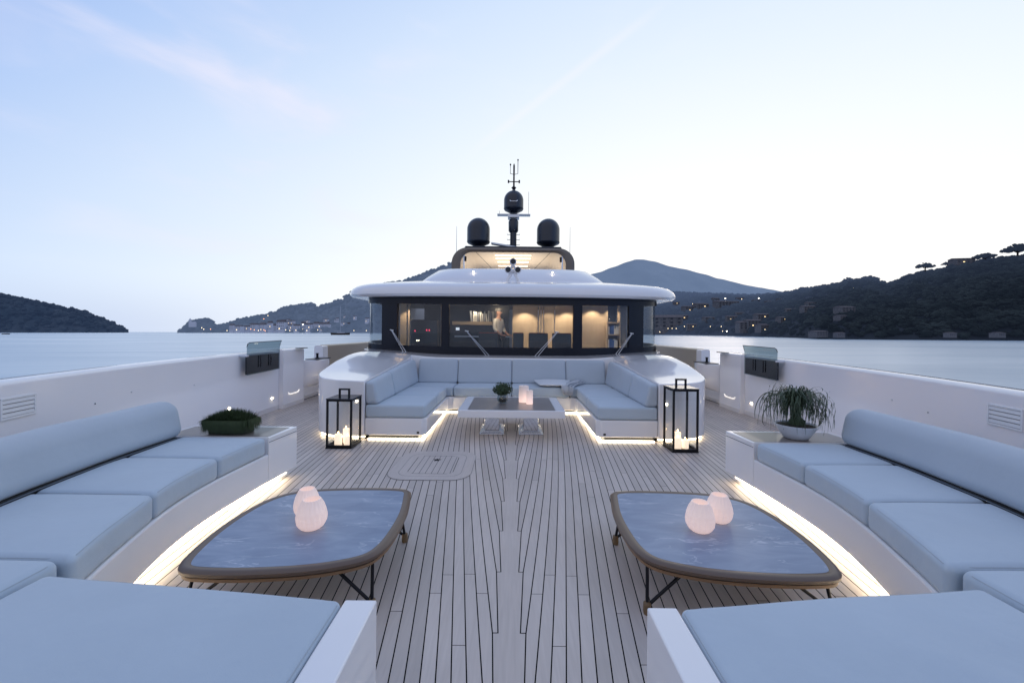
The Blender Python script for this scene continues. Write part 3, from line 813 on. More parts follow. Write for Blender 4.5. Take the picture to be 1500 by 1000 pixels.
pc = (3.30, 4.62)
pp = thing('potted_palm', 'ponytail palm with long curling leaves in a white bowl on the right side table', 'plant', (pc[0], pc[1], .6035))
m = MB(); m.lathe([(.11, 0), (.125, .008), (.165, .07), (.21, .145), (.218, .158), (.212, .162), (.20, .15), (.16, .08)], (pc[0], pc[1], .605), 40); m.build('bowl', M['ceramic'], pp)
m = MB(); m.lathe([(.198, 0), (.12, .015), (.02, .02)], (pc[0], pc[1], .75), 24, lambda a, z: 1+.03*math.sin(7*a)); m.build('soil', M['soil'], pp)
m = MB(); m.tube([(pc[0]+.01, pc[1], .76), (pc[0]+.012, pc[1], .81), (pc[0]+.005, pc[1], .88), (pc[0]-.0, pc[1], .96), (pc[0]+.0, pc[1], 1.03)], [.085, .082, .055, .045, .05], 14); m.build('trunk', mat('palm_bark', (.03, .05, .02), .8, bump=[(40, .6, .01)]), pp)
rr = random.Random(11); mb = MB()
for i in range(430):
    a = rr.uniform(0, 2*PI); reach = rr.uniform(.08, .29)*(1.0 if rr.random() < .85 else 1.2); up = rr.uniform(.05, .20); drop = rr.uniform(.08, .36)
    base = Vector((pc[0]+.03*math.cos(a), pc[1]+.03*math.sin(a), rr.uniform(.93, 1.05)))
    if i < 14: up = rr.uniform(.12, .2); drop = rr.uniform(.0, .1); reach = rr.uniform(.03, .15)
    curl = rr.gauss(0, .09); pts = []; n = 11
    wob = rr.uniform(0, 6)
    for k in range(n+1):
        t = k/n; rad = reach*math.sin(min(1, t*1.5)*PI/2)+.02*math.sin(5*t+wob)
        z = up*math.sin(min(1, t*2.4)*PI*.55)-drop*max(0, t-.28)**1.4*1.7
        an = a+curl*t*2+.15*math.sin(4*t+wob)*t
        zz = base.z+z
        pts.append(Vector((pc[0]+(rad+.02)*math.cos(an), pc[1]+(rad+.02)*math.sin(an), max(zz, .613+.01*rr.random()))))
    w = .0050*rr.uniform(.7, 1.2)
    for k in range(n):
        p, q = pts[k], pts[k+1]; d_ = (q-p)
        sidev = d_.cross(Vector((0, 0, 1)))
        if sidev.length < 1e-5: sidev = Vector((math.sin(a), -math.cos(a), 0))
        sidev.normalize(); w0 = w*(1-(k/n)**3*.8); w1 = w*(1-((k+1)/n)**3*.8)
        mb.add([p-sidev*w0, p+sidev*w0, q+sidev*w1, q-sidev*w1], [(0, 1, 2, 3)])
for cx, cz, rx, rz, a0, a1 in ((-.24, .98, .13, .17, 20, 215), (.25, .97, .15, .16, 160, -70), (.24, .82, .09, .14, 100, -90), (-.27, .86, .09, .14, 80, 260), (-.14, 1.02, .16, .10, 0, 190), (.13, 1.03, .17, .12, 180, -30), (.30, .90, .08, .20, 120, -80), (-.33, .93, .10, .20, 60, 220), (.05, .98, .22, .14, 170, 10), (-.08, .95, .26, .17, 10, 200)):
    pts = [(pc[0]+cx+rx*math.cos(math.radians(a0+(a1-a0)*k/16)), pc[1]-.05+.01*k, cz+rz*math.sin(math.radians(a0+(a1-a0)*k/16))) for k in range(17)]
    mb.tube(pts, [.0045]*12+[.004, .0035, .003, .002, .001], 5)
mb.build('leaves', M['leafd'], pp, smooth=True, recalc=False)

# ------------------------------------------------------------------ wheelhouse
half = [(0, 10.20), (.9, 10.22), (1.8, 10.29), (2.6, 10.41), (3.04, 10.52), (3.42, 10.66), (3.70, 10.80), (3.90, 10.98), (4.03, 11.22), (4.09, 11.55), (4.09, 12.4), (4.09, 13.6)]
hs = smooth_tab(half, 60)
WC = [(-x, y) for x, y in hs[::-1]]+hs[1:]
def wc_at(q):
    """index along the wheelhouse outline: negative = left; |q| = x up to 3.9, beyond that depth"""
    pass
cum = [0.]
for a, b in zip(WC, WC[1:]): cum.append(cum[-1]+math.hypot(b[0]-a[0], b[1]-a[1]))
LEN = cum[-1]
def wpt(s):
    s = max(0, min(LEN, s))
    for i in range(len(WC)-1):
        if s <= cum[i+1]+1e-9:
            t = (s-cum[i])/max(1e-9, cum[i+1]-cum[i]); a, b = WC[i], WC[i+1]
            tx, ty = b[0]-a[0], b[1]-a[1]; l = math.hypot(tx, ty)
            return (a[0]+tx*t, a[1]+ty*t, ty/l, -tx/l)     # point and outward normal
    return (*WC[-1], 1, 0)
def s_of_x(x):
    best = min(range(2001), key=lambda i: abs(wpt(LEN*i/2000)[0]-x)+(0 if wpt(LEN*i/2000)[1] < 11.6 else 9)); return LEN*best/2000
def wband(mb, s0, s1, zlo, zhi, o0, o1, n=None):
    """curved slab following the wheelhouse front, between offsets o0 (inner) and o1 (outer)"""
    n = n or max(2, int((s1-s0)/.12)); rows = []
    for i in range(n+1):
        x, y, nx, ny = wpt(s0+(s1-s0)*i/n); e = .075*(y-10.2) if y < 11.6 else .075*1.4
        rows.append([(x+nx*o0, y+ny*o0, zlo+e), (x+nx*o1, y+ny*o1, zlo+e), (x+nx*o1, y+ny*o1, zhi+e), (x+nx*o0, y+ny*o0, zhi+e)])
    mb.grid(rows, closed=True); mb.add(rows[0], [(0, 1, 2, 3)]); mb.add(rows[-1], [(0, 1, 2, 3)])
wh = thing('wheelhouse', 'white yacht wheelhouse with wraparound dark framed windows and curved roof brow', 'wheelhouse', (0, 10.5, 0))
# cowl: the sculpted white body that carries the windows and wraps the sofa
def cowl():
    OUT = smooth_tab([(6.53, 2.86), (6.62, 3.10), (6.78, 3.27), (7.0, 3.39), (7.3, 3.45), (8.5, 3.47), (9.6, 3.52), (10.4, 3.78), (11.0, 4.10), (11.6, 4.22), (13.6, 4.24)], 60)
    ys = [6.53, 6.56, 6.62, 6.70, 6.80, 6.92, 7.06, 7.25, 7.5, 7.8, 8.1, 8.4, 8.7, 9.0, 9.3, 9.565, 9.72, 9.9, 10.1, 10.3, 10.5, 10.8, 11.1, 11.4, 11.8, 12.4, 13.6]
    NL, NC = 9, 16; inner = 2.412
    def zt(x, y):
        ax = abs(x); o = interp(OUT, y)
        zo = interp([(6.5, .98), (7.2, 1.06), (7.8, 1.19), (8.5, 1.29), (9.2, 1.315), (12, 1.30)], y)
        zi = interp([(6.5, .965), (7.5, 1.035), (8.6, 1.115), (9.3, 1.155), (9.6, 1.17), (10.2, 1.205), (12, 1.24)], y)
        if y < 9.55:
            t = max(0, min(1, (ax-inner)/(o-inner)*1.15))
            return zi+(zo-zi)*t
        t = max(0, min(1, (ax-1.6)/(o-1.6))); t = t*t*(3-2*t)
        return zi+(zo-zi)*t*.9
    def xs(y):
        o = interp(OUT, y)
        L = [-o+(o-inner)*i/NL for i in range(NL)]
        C = [-inner+2*inner*i/NC for i in range(NC+1)]
        return L+C+[-v for v in L[::-1]]
    mb = MB(); grid = []
    for y in ys: grid.append([(x, y, zt(x, y)) for x in xs(y)])
    nc = len(grid[0]); idx = lambda i, j: i*nc+j
    vs = [p for r in grid for p in r]; nv = len(vs)
    vs += [(x, y, .085) for (x, y, z) in vs]
    fs = []; mask = {}
    for i in range(len(ys)-1):
        for j in range(nc-1):
            wing = j < NL or j >= nc-1-NL
            if ys[i+1] <= 9.566 and not wing: continue
            mask[(i, j)] = 1
            fs.append((idx(i, j), idx(i, j+1), idx(i+1, j+1), idx(i+1, j)))
    for (i, j) in mask:
        for (di, dj, a, b) in ((-1, 0, (i, j), (i, j+1)), (1, 0, (i+1, j+1), (i+1, j)), (0, -1, (i+1, j), (i, j)), (0, 1, (i, j+1), (i+1, j+1))):
            if (i+di, j+dj) not in mask:
                A, B = idx(*a), idx(*b); fs.append((A, B, B+nv, A+nv))
    mb.add(vs, fs)
    o = mb.build('cowl', mat('cowl_paint', (.85, .84, .85), .14, coat=.8), wh, bevel=.045, seg=4, angle=50)
    # plinth and light strip under the wings
    for s in (-1, 1):
        p = MB(); P1 = [(s*(interp(OUT, y)-.10), y+.08) for y in ys if y < 9.6]
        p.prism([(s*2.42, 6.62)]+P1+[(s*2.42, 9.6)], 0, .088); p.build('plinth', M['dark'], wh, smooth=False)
        l = MB(); pts = [(2.42, 6.58), (2.84, 6.585)]+[(interp(OUT, y)-.045, y+.03) for y in ys if 6.6 < y < 12]
        l.tube([(s*a, b, .045) for a, b in pts], .013, 6); l.build('led_strip', M['led'], wh)
    # small lamp on the front of each wing
    for s in (-1, 1):
        l = MB(); l.tube([(s*2.54, 6.535, .64), (s*2.54, 6.522, .64)], .018, 14); l.build('courtesy_lamp', M['lamp'], wh)
cowl()
def win_frames():
    mb = MB()
    wband(mb, 0, LEN, 1.17, 1.40, -.05, .03); wband(mb, 0, LEN, 2.49, 2.70, -.05, .03)
    # thin ledge under the glass
    wband(mb, 0, LEN, 1.18, 1.235, .03, .06)
    f = mb.build('window_frame', M['blackgloss'], wh)
    cuts = [(-4.0, -3.49), (-3.03, -1.83), (-1.63, 1.56), (1.80, 3.06), (3.50, 4.0)]
    S = [(s_of_x(a) if abs(a) < 3.9 else (LEN*.06 if a < 0 else LEN*.94), s_of_x(b) if abs(b) < 3.9 else LEN*.94) for a, b in cuts]
    S[0] = (.15, s_of_x(-3.49)); S[-1] = (s_of_x(3.50), LEN-.15)
    for b, c in [(S[k][1], S[k+1][0]) for k in range(4)]+[(0, .15), (LEN-.15, LEN)]:
        m = MB(); wband(m, b, c, 1.40, 2.49, -.045, .026); m.build('mullion', M['blackgloss'], wh)
    for a, b in S:
        g = MB(); n = max(3, int((b-a)/.15)); rows = []
        for i in range(n+1):
            x, y, nx, ny = wpt(a+(b-a)*i/n); e = .075*(y-10.2) if y < 11.6 else .105
            rows.append([(x-nx*.01, y-ny*.01, 1.395+e), (x-nx*.01, y-ny*.01, 2.495+e)])
        g.grid(rows); g.build('window', M['winglass'], wh, recalc=False)
    sp = MB(); x, y, nx, ny = wpt(s_of_x(-.0))
win_frames()
# roof brow
def roof():
    prof = [(-.30, 2.70), (.0, 2.70), (.24, 2.665), (.36, 2.675), (.415, 2.73), (.42, 2.80), (.37, 2.90), (.27, 2.98), (.10, 3.04), (-.15, 3.085), (-.6, 3.16), (-1.2, 3.24), (-1.45, 3.27)]
    rows = []
    # roof outline is the window outline pushed outward
    n = 110
    for i in range(n+1):
        s = LEN*i/n; x, y, nx, ny = wpt(s)
        k = 1+.22*max(0, min(1, (abs(x)-3.0)/1.0))
        e = .03*(min(y, 11.6)-10.2)
        row = []
        for o, z in prof:
            if o < -.3:
                # inner roof heads towards the middle of the roof instead of along the normal
                cx, cy = 0, 14.0; t = (-o-.15)/4.3; bx, by = x-nx*.15, y-ny*.15
                row.append((bx+(cx-bx)*t*1.02, by+(cy-by)*t, z+e))
            else: row.append((x+nx*o*(k if o > 0 else 1), y+ny*o*(k if o > 0 else 1), z+e))
        rows.append(row)
    mb = MB(); mb.grid(rows)
    mb.build('roof', M['gel'], wh, recalc=True)
    # flat roof centre
    m = MB(); cen = [(r[-1][0], r[-1][1], r[-1][2]-.004) for r in rows]; cen += [(3.0, 20, 3.3), (-3.0, 20, 3.3)]
    m.add(cen, [tuple(range(len(cen)))]); m.build('roof_deck', M['gel'], wh, smooth=False)
    # raised coaming of the upper deck
    def ring_(hw, yf, z, r):
        out = []
        for i in range(31):
            t = i/30; a = PI*(1-t)
            out.append((hw*(1 if math.cos(a) > 0 else -1)*abs(math.cos(a))**.42, yf+r*(1-abs(math.sin(a))**.8), z))
        return [(-hw, 20, z)]+out+[(hw, 20, z)]
    rows = [ring_(2.98, 11.55, 3.18, 1.1), ring_(2.90, 11.62, 3.30, 1.1), ring_(2.72, 11.92, 3.50, 1.0), ring_(2.69, 11.95, 3.525, 1.0), ring_(2.45, 12.25, 3.73, .9), ring_(2.38, 12.34, 3.755, .9), ring_(2.25, 12.45, 3.74, .9), ring_(2.2, 12.5, 3.3, .9)]
    mb = MB(); mb.grid(rows); mb.build('coaming', M['gel'], wh)
    fl = MB(); r = ring_(2.3, 12.45, 3.34, .9); fl.add(r, [tuple(range(len(r)))]); fl.build('upper_deck_floor', M['inset'], wh, smooth=False)
    for s in (-1, 1):
        l = MB(); l.tube([(s*1.19, 11.98, 3.60), (s*1.19, 11.95, 3.60)], .015, 10); l.build('courtesy_lamp', M['lamp'], wh)
        l = MB(); l.box(s*2.55-.02, s*2.55+.02, 12.5, 12.52, 3.42, 3.47); l.build('bracket', M['steel'], wh)
    # side walls behind the glass and rear wall
    for s in (-1, 1):
        w = MB(); w.box(min(s*3.9, s*4.0), max(s*3.9, s*4.0), 13.6, 20, .1, 2.8); w.build('wall', M['gel'], wh, smooth=False)
        w = MB(); w.box(min(s*3.92, s*4.16), max(s*3.92, s*4.16), 13.6, 20, .1, 1.3); w.build('wall', M['gel'], wh, smooth=False)
    w = MB(); w.box(-4.0, 4.0, 19.9, 20, .1, 3.3); w.build('wall', M['gel'], wh, smooth=False)
roof()
# interior shell
def interior():
    m = MB(); m.box(-3.88, 3.88, 10.75, 16, .72, .75); m.build('cabin_floor', M['darkpanel'], wh, smooth=False)
    m = MB(); pts = [(x-nx*.06, y-ny*.06) for x, y, nx, ny in [wpt(LEN*i/60) for i in range(61)]]+[(3.9, 16), (-3.9, 16)]
    m.add([(x, y, 2.69) for x, y in pts], [tuple(range(len(pts)))]); m.build('cabin_ceiling', mat('cabin_ceiling_paint', (.05, .045, .045), .5), wh, smooth=False)
    # dashboard shelf under the windows
    m = MB(); pts = [wpt(LEN*(.14+.72*i/60)) for i in range(61)]
    m.prism([(x-nx*.07, y-ny*.07) for x, y, nx, ny in pts]+[(x-nx*.65, y-ny*.65) for x, y, nx, ny in pts[::-1]], 1.05, 1.30); m.build('dashboard', M['screen'], wh, smooth=False)
    # back wall panels
    Y = 13.55
    def pan(x0, x1, y, z0, z1, mm, name='wall_panel', th=.05):
        q = MB(); q.box(x0, x1, y, y+th, z0, z1); return q.build(name, mm, wh, smooth=False)
    pan(-3.0, -.10, Y, .75, 2.68, M['screen'])
    pan(-3.62, -3.42, Y-.7, .75, 2.68, M['panel'], 'post'); pan(-3.36, -3.30, Y-.75, .75, 2.68, M['panel'], 'post')
    pan(-2.30, -2.16, Y-.75, .75, 2.68, M['panel'], 'post')
    for a, b in ((.0, .86), (.89, .95), (.98, 1.04), (1.07, 1.42), (1.45, 2.2), (2.22, 3.0)):
        pan(a, b, Y-.02 if b-a > .1 else Y-.10, .75, 2.68, M['panel'])
    pan(2.0, 3.1, Y-.6, .75, 2.68, M['panel']); pan(3.42, 3.50, Y-.6, .75, 2.68, M['panel'], 'post')
    pan(3.05, 3.45, Y-.3, .75, 2.68, M['screen'])
    # glowing shelf band
    pan(-2.0, -.30, Y-.35, 2.02, 2.13, M['panel'], 'shelf', .3)
    pan(-1.9, -.10, Y-.45, 1.62, 1.65, M['steel'], 'counter', .4)
interior()
def cabin_stuff():
    # ceiling downlights
    for x, y in ((-3.2, 11.6), (-1.9, 12.2), (.35, 12.0), (3.05, 11.6), (1.2, 12.3)):
        m = MB(); m.tube([(x, y, 2.686), (x, y, 2.675)], .028, 14); m.build('ceiling_spot', M['lamp'], wh)
    # books leaning on the high shelf
    rr = random.Random(2); x = -1.38; k = 0
    while x < -.52:
        w = rr.uniform(.03, .055); hh = rr.uniform(.26, .36); le = rr.uniform(-.05, .05)
        m = MB(); m.add([(x, 13.22, 2.131), (x+w, 13.22, 2.131), (x+w+le, 13.22, 2.131+hh), (x+le, 13.22, 2.131+hh), (x, 13.42, 2.131), (x+w, 13.42, 2.131), (x+w+le, 13.42, 2.131+hh), (x+le, 13.42, 2.131+hh)], [(0, 1, 2, 3), (4, 5, 6, 7), (0, 1, 5, 4), (1, 2, 6, 5), (2, 3, 7, 6), (3, 0, 4, 7)])
        o = m.build('book', M['bookw'] if k % 3 else M['bookd'], smooth=False); tag(o, 'pale book standing in the row on the high shelf behind the windscreen', 'book', 'books on the high wheelhouse shelf')
        x += w+rr.uniform(.012, .05); k += 1
    # bookcase on the right
    t = thing('bookcase', 'lit oak bookcase with two shelves behind the right front window', 'bookcase', (3.25, 12.9, .75))
    m = MB(); m.box(3.03, 3.07, 12.75, 13.1, .75, 2.15); m.box(3.43, 3.47, 12.75, 13.1, .75, 2.15); m.build('side_panel', M['panel'], t, smooth=False)
    m = MB(); m.box(3.07, 3.43, 13.05, 13.09, .75, 2.15); m.build('back_panel', M['darkpanel'], t, smooth=False)
    for z in (1.26, 1.72, 2.11): m = MB(); m.box(3.07, 3.43, 12.76, 13.05, z, z+.04); m.build('shelf', M['panel'], t, smooth=False)
    for z, g in ((1.30, 'bottom'), (1.76, 'top')):
        x = 3.08; k = 0
        while x < 3.38:
            w = rr.uniform(.022, .045); hh = rr.uniform(.24, .31)
            m = MB(); le = .03 if (k > 4 and z > 1.5) else 0
            m.add([(x, 12.78, z+.001), (x+w, 12.78, z+.001), (x+w+le, 12.78, z+hh), (x+le, 12.78, z+hh), (x, 12.98, z+.001), (x+w, 12.98, z+.001), (x+w+le, 12.98, z+hh), (x+le, 12.98, z+hh)], [(0, 1, 2, 3), (4, 5, 6, 7), (0, 1, 5, 4), (1, 2, 6, 5), (2, 3, 7, 6), (3, 0, 4, 7)])
            blue = k in (1, 2, 3) or (z < 1.5 and k == 4)
            o = m.build('book', M['bookb'] if blue else M['bookw'], smooth=False)
            tag(o, f"{'blue' if blue else 'white'} book on the {g} shelf of the wheelhouse bookcase", 'book', f"{'blue' if blue else 'white'} books on the {g} bookcase shelf")
            x += w+.004; k += 1
    # ornament bottles on the bookcase
    for x in (3.14, 3.30):
        m = MB(); m.lathe([(.03, 0), (.04, .03), (.03, .09), (.01, .12), (.02, .16), (.005, .17)], (x, 12.9, 2.151), 16)
        tag(m.build('carafe', M['vaseglass']), 'clear glass carafe standing on top of the wheelhouse bookcase', 'carafe', 'glass carafes on the bookcase')
    # helm chairs
    for i, (x, lab) in enumerate(((-.72, 'leftmost dark helm chair, in front of the standing person'), (.18, 'second dark helm chair from the left behind the windscreen'), (.78, 'third dark helm chair from the left behind the windscreen'), (1.48, 'rightmost dark helm chair, beside the wide mullion'))):
        y = 11.75
        t = thing('helm_chair', lab, 'chair', (x, y, .75), 'helm chairs in the wheelhouse')
        w = .29 if i != 1 else .16
        def wp(a, b, c): return (x+a, y+.18+b+.05*c, 1.47+c)
        m = MB(); m.rbox((w, .06, .31), .04, wp, inner=3); m.build('backrest', M['seatleather'], t)
        m = MB(); m.tube([(x-w+.03, y+.125, 1.765), (x+w-.03, y+.125, 1.765)], .007, 6); m.build('piping', M['redtrim'], t)
        m = MB(); m.rbox((w, .24, .06), .04, lambda a, b, c: (x+a, y-.08+b, 1.20+c), inner=3); m.build('seat', M['seatleather'], t)
        m = MB(); m.lathe([(.20, 0), (.20, .03), (.05, .06), (.05, .40)], (x, y-.05, .751), 16); m.build('pedestal', M['steel'], t)
    # instrument console with red digits
    t = thing('instrument_console', 'dark instrument console with red digits behind the left front window', 'console', (-2.75, 12.4, .75))
    m = MB(); m.box(-3.15, -2.32, 12.3, 12.7, .751, 2.15); m.build('cabinet', M['screen'], t, bevel=.02)
    for (x, z, w, h_) in ((-3.02, 1.78, .03, .04), (-2.66, 1.80, .03, .05), (-2.58, 1.80, .03, .05)):
        m = MB(); m.box(x, x+w, 12.292, 12.298, z, z+h_); m.build('digit', M['redled'], t, smooth=False)
    for x in (-2.96, -2.90): m = MB(); m.box(x, x+.02, 12.292, 12.298, 1.50, 1.52); m.build('indicator', M['lamp'], t, smooth=False)
    t = MB(); t.box(-1.92, -1.80, 13.53, 13.545, 1.84, 1.93); tag(t.build('wall_label', M['paper'], smooth=False), 'small white label given a glow on the dark wall left of the person', 'wall_label')  # white wall label, its brightness put in as emission
    m = MB(); m.lathe([(.02, 0), (.035, .02), (.03, .1), (.012, .14), (.014, .2)], (2.42, 12.75, 1.302), 14)
M['bookw'] = mat('pale_book', (.72, .70, .66), .6); M['bookd'] = mat('grey_book', (.30, .32, .36), .6); M['bookb'] = mat('blue_book', (.04, .10, .30), .6)
cabin_stuff()
# the person standing behind the chairs
def person():
    px, py, fz = -.43, 12.2, .75
    t = thing('person', 'person in a white shirt standing in the wheelhouse behind the windscreen', 'person', (px, py, fz))
    def skin(name, vs, es, rad, m, parent=t, root=0, sub=2):
        me = bpy.data.meshes.new(name); me.from_pydata([(x-0, y, z) for x, y, z in vs], es, []); me.materials.append(m)
        o = bpy.data.objects.new(name, me); COL.objects.link(o); o.parent = parent; o.location = (0, 0, 0)
        md = o.modifiers.new('skin', 'SKIN'); md.use_smooth_shade = True
        for i, r in enumerate(rad): me.skin_vertices[0].data[i].radius = r if isinstance(r, tuple) else (r, r)
        me.skin_vertices[0].data[root].use_root = True
        sb = o.modifiers.new('sub', 'SUBSURF'); sb.levels = sub; sb.render_levels = sub
        return o
    V = [(0, 0, .95), (0, 0, 1.15), (0, 0, 1.38), (0, 0, 1.47), (0, -.01, 1.53), (0, -.02, 1.62), (0, -.02, 1.70),
         (.18, 0, 1.40), (.23, -.02, 1.14), (.20, -.20, .98), (.18, -.27, .95), (-.18, 0, 1.40), (-.24, -.02, 1.14), (-.21, -.20, .99), (-.19, -.27, .96),
         (.09, 0, .88), (.10, -.01, .48), (.10, .02, .09), (.10, -.14, .04), (-.09, 0, .88), (-.10, -.01, .48), (-.10, .02, .09), (-.10, -.14, .04)]
    E = [(0, 1), (1, 2), (2, 3), (3, 4), (4, 5), (5, 6), (2, 7), (7, 8), (8, 9), (9, 10), (2, 11), (11, 12), (12, 13), (13, 14), (0, 15), (15, 16), (16, 17), (17, 18), (0, 19), (19, 20), (20, 21), (21, 22)]
    Rr = [(.15, .10), (.14, .09), (.16, .10), (.07, .07), .05, (.075, .095), (.068, .085), .05, .042, .034, .028, .05, .042, .034, .028, .085, .055, .04, .035, .085, .055, .04, .035]
    skin('body', V, E, Rr, M['skin'])
    S = V[:3]+[(0, 0, 1.45)]+[V[7], V[8], (.21, -.13, 1.03), V[11], V[12], (-.22, -.13, 1.04)]
    skin('shirt', S, [(0, 1), (1, 2), (2, 3), (2, 4), (4, 5), (5, 6), (2, 7), (7, 8), (8, 9)], [(.175, .12), (.165, .115), (.19, .125), (.075, .075), .066, .058, .048, .066, .058, .048], M['shirt'])
    T = [(0, 0, .93)]+[V[15], V[16], V[17], V[19], V[20], V[21]]
    skin('trousers', T, [(0, 1), (1, 2), (2, 3), (0, 4), (4, 5), (5, 6)], [(.17, .12), .105, .075, .06, .105, .075, .06], M['trouser'])
    h_ = MB(); h_.rbox((.082, .098, .06), .055, lambda x, y, z: (x, y+.005, 1.715+z)); o = h_.build('hair', M['hair'], t); o.location = (0, 0, 0)
    n_ = MB(); n_.rbox((.014, .02, .02), .012, lambda x, y, z: (x, y-.115, 1.63+z)); o = n_.build('nose', M['skin'], t); o.location = (0, 0, 0)
    for sx in (-1, 1):
        e_ = MB(); e_.rbox((.011, .006, .006), .005, lambda x, y, z: (sx*.03+x, y-.108, 1.655+z)); o = e_.build('eye', M['dark'], t); o.location = (0, 0, 0)
        e_ = MB(); e_.rbox((.012, .02, .03), .011, lambda x, y, z: (sx*.082+x, y-.01, 1.64+z)); o = e_.build('ear', M['skin'], t); o.location = (0, 0, 0)
        hd = MB(); hx = .175*sx
        hd.rbox((.038, .05, .016), .014, lambda x, y, z: (hx+x, -.31+y, .945+z))
        for k in range(4):
            fx = hx-.028+.019*k; L = (.06, .072, .067, .052)[k]
            hd.tube([(fx, -.35, .945), (fx, -.35-L*.6, .940), (fx, -.35-L, .922)], [.0085, .008, .0065], 7)
        hd.tube([(hx-sx*.036, -.29, .945), (hx-sx*.065, -.325, .94), (hx-sx*.07, -.355, .932)], [.010, .009, .007], 7)
        o = hd.build('hand', M['skin'], t); o.location = (0, 0, 0)
    t.rotation_euler = (0, 0, 1.0)
person()

# wipers
def wiper(i, base, tip, lab):
    (bx, bz), (tx, tz) = base, tip
    t = thing('wiper', lab, 'wiper', (bx, 10.1, bz), 'windscreen wipers on the wheelhouse')
    def on(x, z, o):
        s = s_of_x(x); a, b, nx, ny = wpt(s); return (a+nx*o, b+ny*o, z+.075*(b-10.2))
    sg = 1 if tx > bx else -1
    m = MB()
    for dx in (0, .075):
        m.tube([on(bx+dx, bz-.05, .16), on(bx+dx, bz+.02, .12), on(tx+dx*.25, tz, .06)], .0065, 7)
    m.build('arm', M['chrome'], t)
    m = MB(); p = Vector(on(tx, tz, .055)); m.tube([p+Vector((-.04, 0, .015)), p+Vector((.055, 0, .0))], .017, 8); m.build('pivot', M['steel'], t)
    m = MB(); a = Vector(on(tx+.02*sg, tz+.02, .045)); 
    for dx in (0, .075):
        b = Vector(on(bx+dx, bz-.02, .14)); m.tube([b+Vector((0, 0, -.03)), b+Vector((0, 0, .03))], .02, 8)
    m.build('mount', M['chrome'], t)
wiper(0, (-2.80, 1.22), (-3.17, 1.78), 'windscreen wiper at the far left, parked across the left front window')
wiper(1, (-.66, 1.18), (-1.17, 1.80), 'windscreen wiper left of centre on the wide middle window')
wiper(2, (.58, 1.18), (1.13, 1.80), 'windscreen wiper right of centre on the wide middle window')
wiper(3, (2.66, 1.22), (3.12, 1.76), 'windscreen wiper at the far right, parked across the right front window')

# ------------------------------------------------------------------ hardtop, mast, domes
ht = thing('hardtop', 'rounded taupe hardtop arch with a lit beige ceiling above the upper deck', 'hardtop', (0, 15, 3.4))
def arch(hw, zt, zb, r, n=10):
    pts = [(-hw*.985, zb), (-hw, zb+.15)]
    for i in range(n+1):
        a = PI-PI/2*i/n; pts.append((-hw+r+r*math.cos(a), zt-r+r*math.sin(a)))
    for i in range(n+1):
        a = PI/2-PI/2*i/n; pts.append((hw-r+r*math.cos(a), zt-r+r*math.sin(a)))
    return pts+[(hw, zb+.15), (hw*.985, zb)]
o_ = arch(2.17, 4.76, 3.4, .55); i_ = arch(1.86, 4.60, 3.4, .42)
m = MB(); rows = []
for y, k in ((14.06, .5), (14.0, .12), (14.0, -.0)):
    pass
prof_y = [(14.03, 1), (14.0, .5), (14.03, 0)]
rows = [[(x, 14.05, z) for x, z in o_], [(x, 18.6, z) for x, z in o_]]
m.grid(rows); m.add([(x, 14.05, z) for x, z in o_]+[(x, 14.0, z) for x, z in [((a[0]+b[0])/2, (a[1]+b[1])/2) for a, b in zip(o_, i_)]]+[(x, 14.05, z) for x, z in i_],
      [(j, j+1, len(o_)+j+1, len(o_)+j) for j in range(len(o_)-1)]+[(len(o_)+j, len(o_)+j+1, 2*len(o_)+j+1, 2*len(o_)+j) for j in range(len(o_)-1)])
m.build('shell', M['taupe'], ht)
m = MB(); m.grid([[(x, 14.052, z) for x, z in i_], [(x, 18.6, z) for x, z in i_]]); m.build('ceiling', M['ceil'], ht)
barm = emis('ceiling_light_bar', (1, .84, .62), 3.2)
for (y, hw) in ((14.55, .66), (15.15, .66), (15.9, .62), (16.9, .62)):
    m = MB(); m.box(-hw, hw, y, y+.07, 4.583, 4.595); m.build('light_bar', barm, ht, smooth=False)
m = MB()
for x0, x1 in ((-.95, -1.3), (.95, 1.3)): m.tube([(x1, 14.07, 4.592), (x0, 17.5, 4.592)], .008, 5)
m.build('ceiling_joint', M['pipe'], ht)
for s in (-1, 1):
    m = MB(); m.tube([(s*1.74, 14.1, 3.6), (s*1.74, 14.1, 4.5)], .035, 10); m.build('strut', M['chrome'], ht)
    m = MB(); m.box(s*1.70-.05, s*1.70+.05, 14.07, 14.13, 4.28, 4.46); m.build('camera_unit', M['black'], ht, bevel=.01)
m = MB(); m.prism([(-1.72, 14.3), (1.72, 14.3), (1.78, 14.5), (1.78, 18), (-1.78, 18), (-1.78, 14.5)], 4.80, 4.87); m.build('roof_plate', M['navy'], ht, bevel=.02)
m = MB(); m.box(-1.6, 1.6, 14.8, 17.8, 4.762, 4.80); m.build('roof_spacer', M['dark'], ht, smooth=False)
def dome(x, y, z, r, hh, lab, group):
    t = thing('satellite_dome', lab, 'satellite dome', (x, y, z), group)
    prof = [(r*.5, -.115 if r > .4 else 0), (r*.30, -.09 if r > .4 else 0), (r*.32, .05), (r*.55, .09), (r*.93, .17), (r*1.0, .22), (r*1.0, .24)]
    m = MB(); m.lathe(prof, (x, y, z), 40); m.build('base', M['navy'], t)
    top = [(r*.985, .235), (r*.985, .25)]; cyl = hh-r*.98
    top += [(r*.985, cyl)]
    for i in range(1, 13): a = PI/2*i/12; top.append((max(.004, r*.985*math.cos(a)), cyl+r*.98*math.sin(a)))
    m = MB(); m.lathe(top, (x, y, z), 40); m.build('cover', M['navy'], t)
    return t
dome(-1.33, 15.2, 4.99, .44, 1.13, 'left of the two large dark satellite domes on the hardtop', 'large satellite domes on the hardtop')
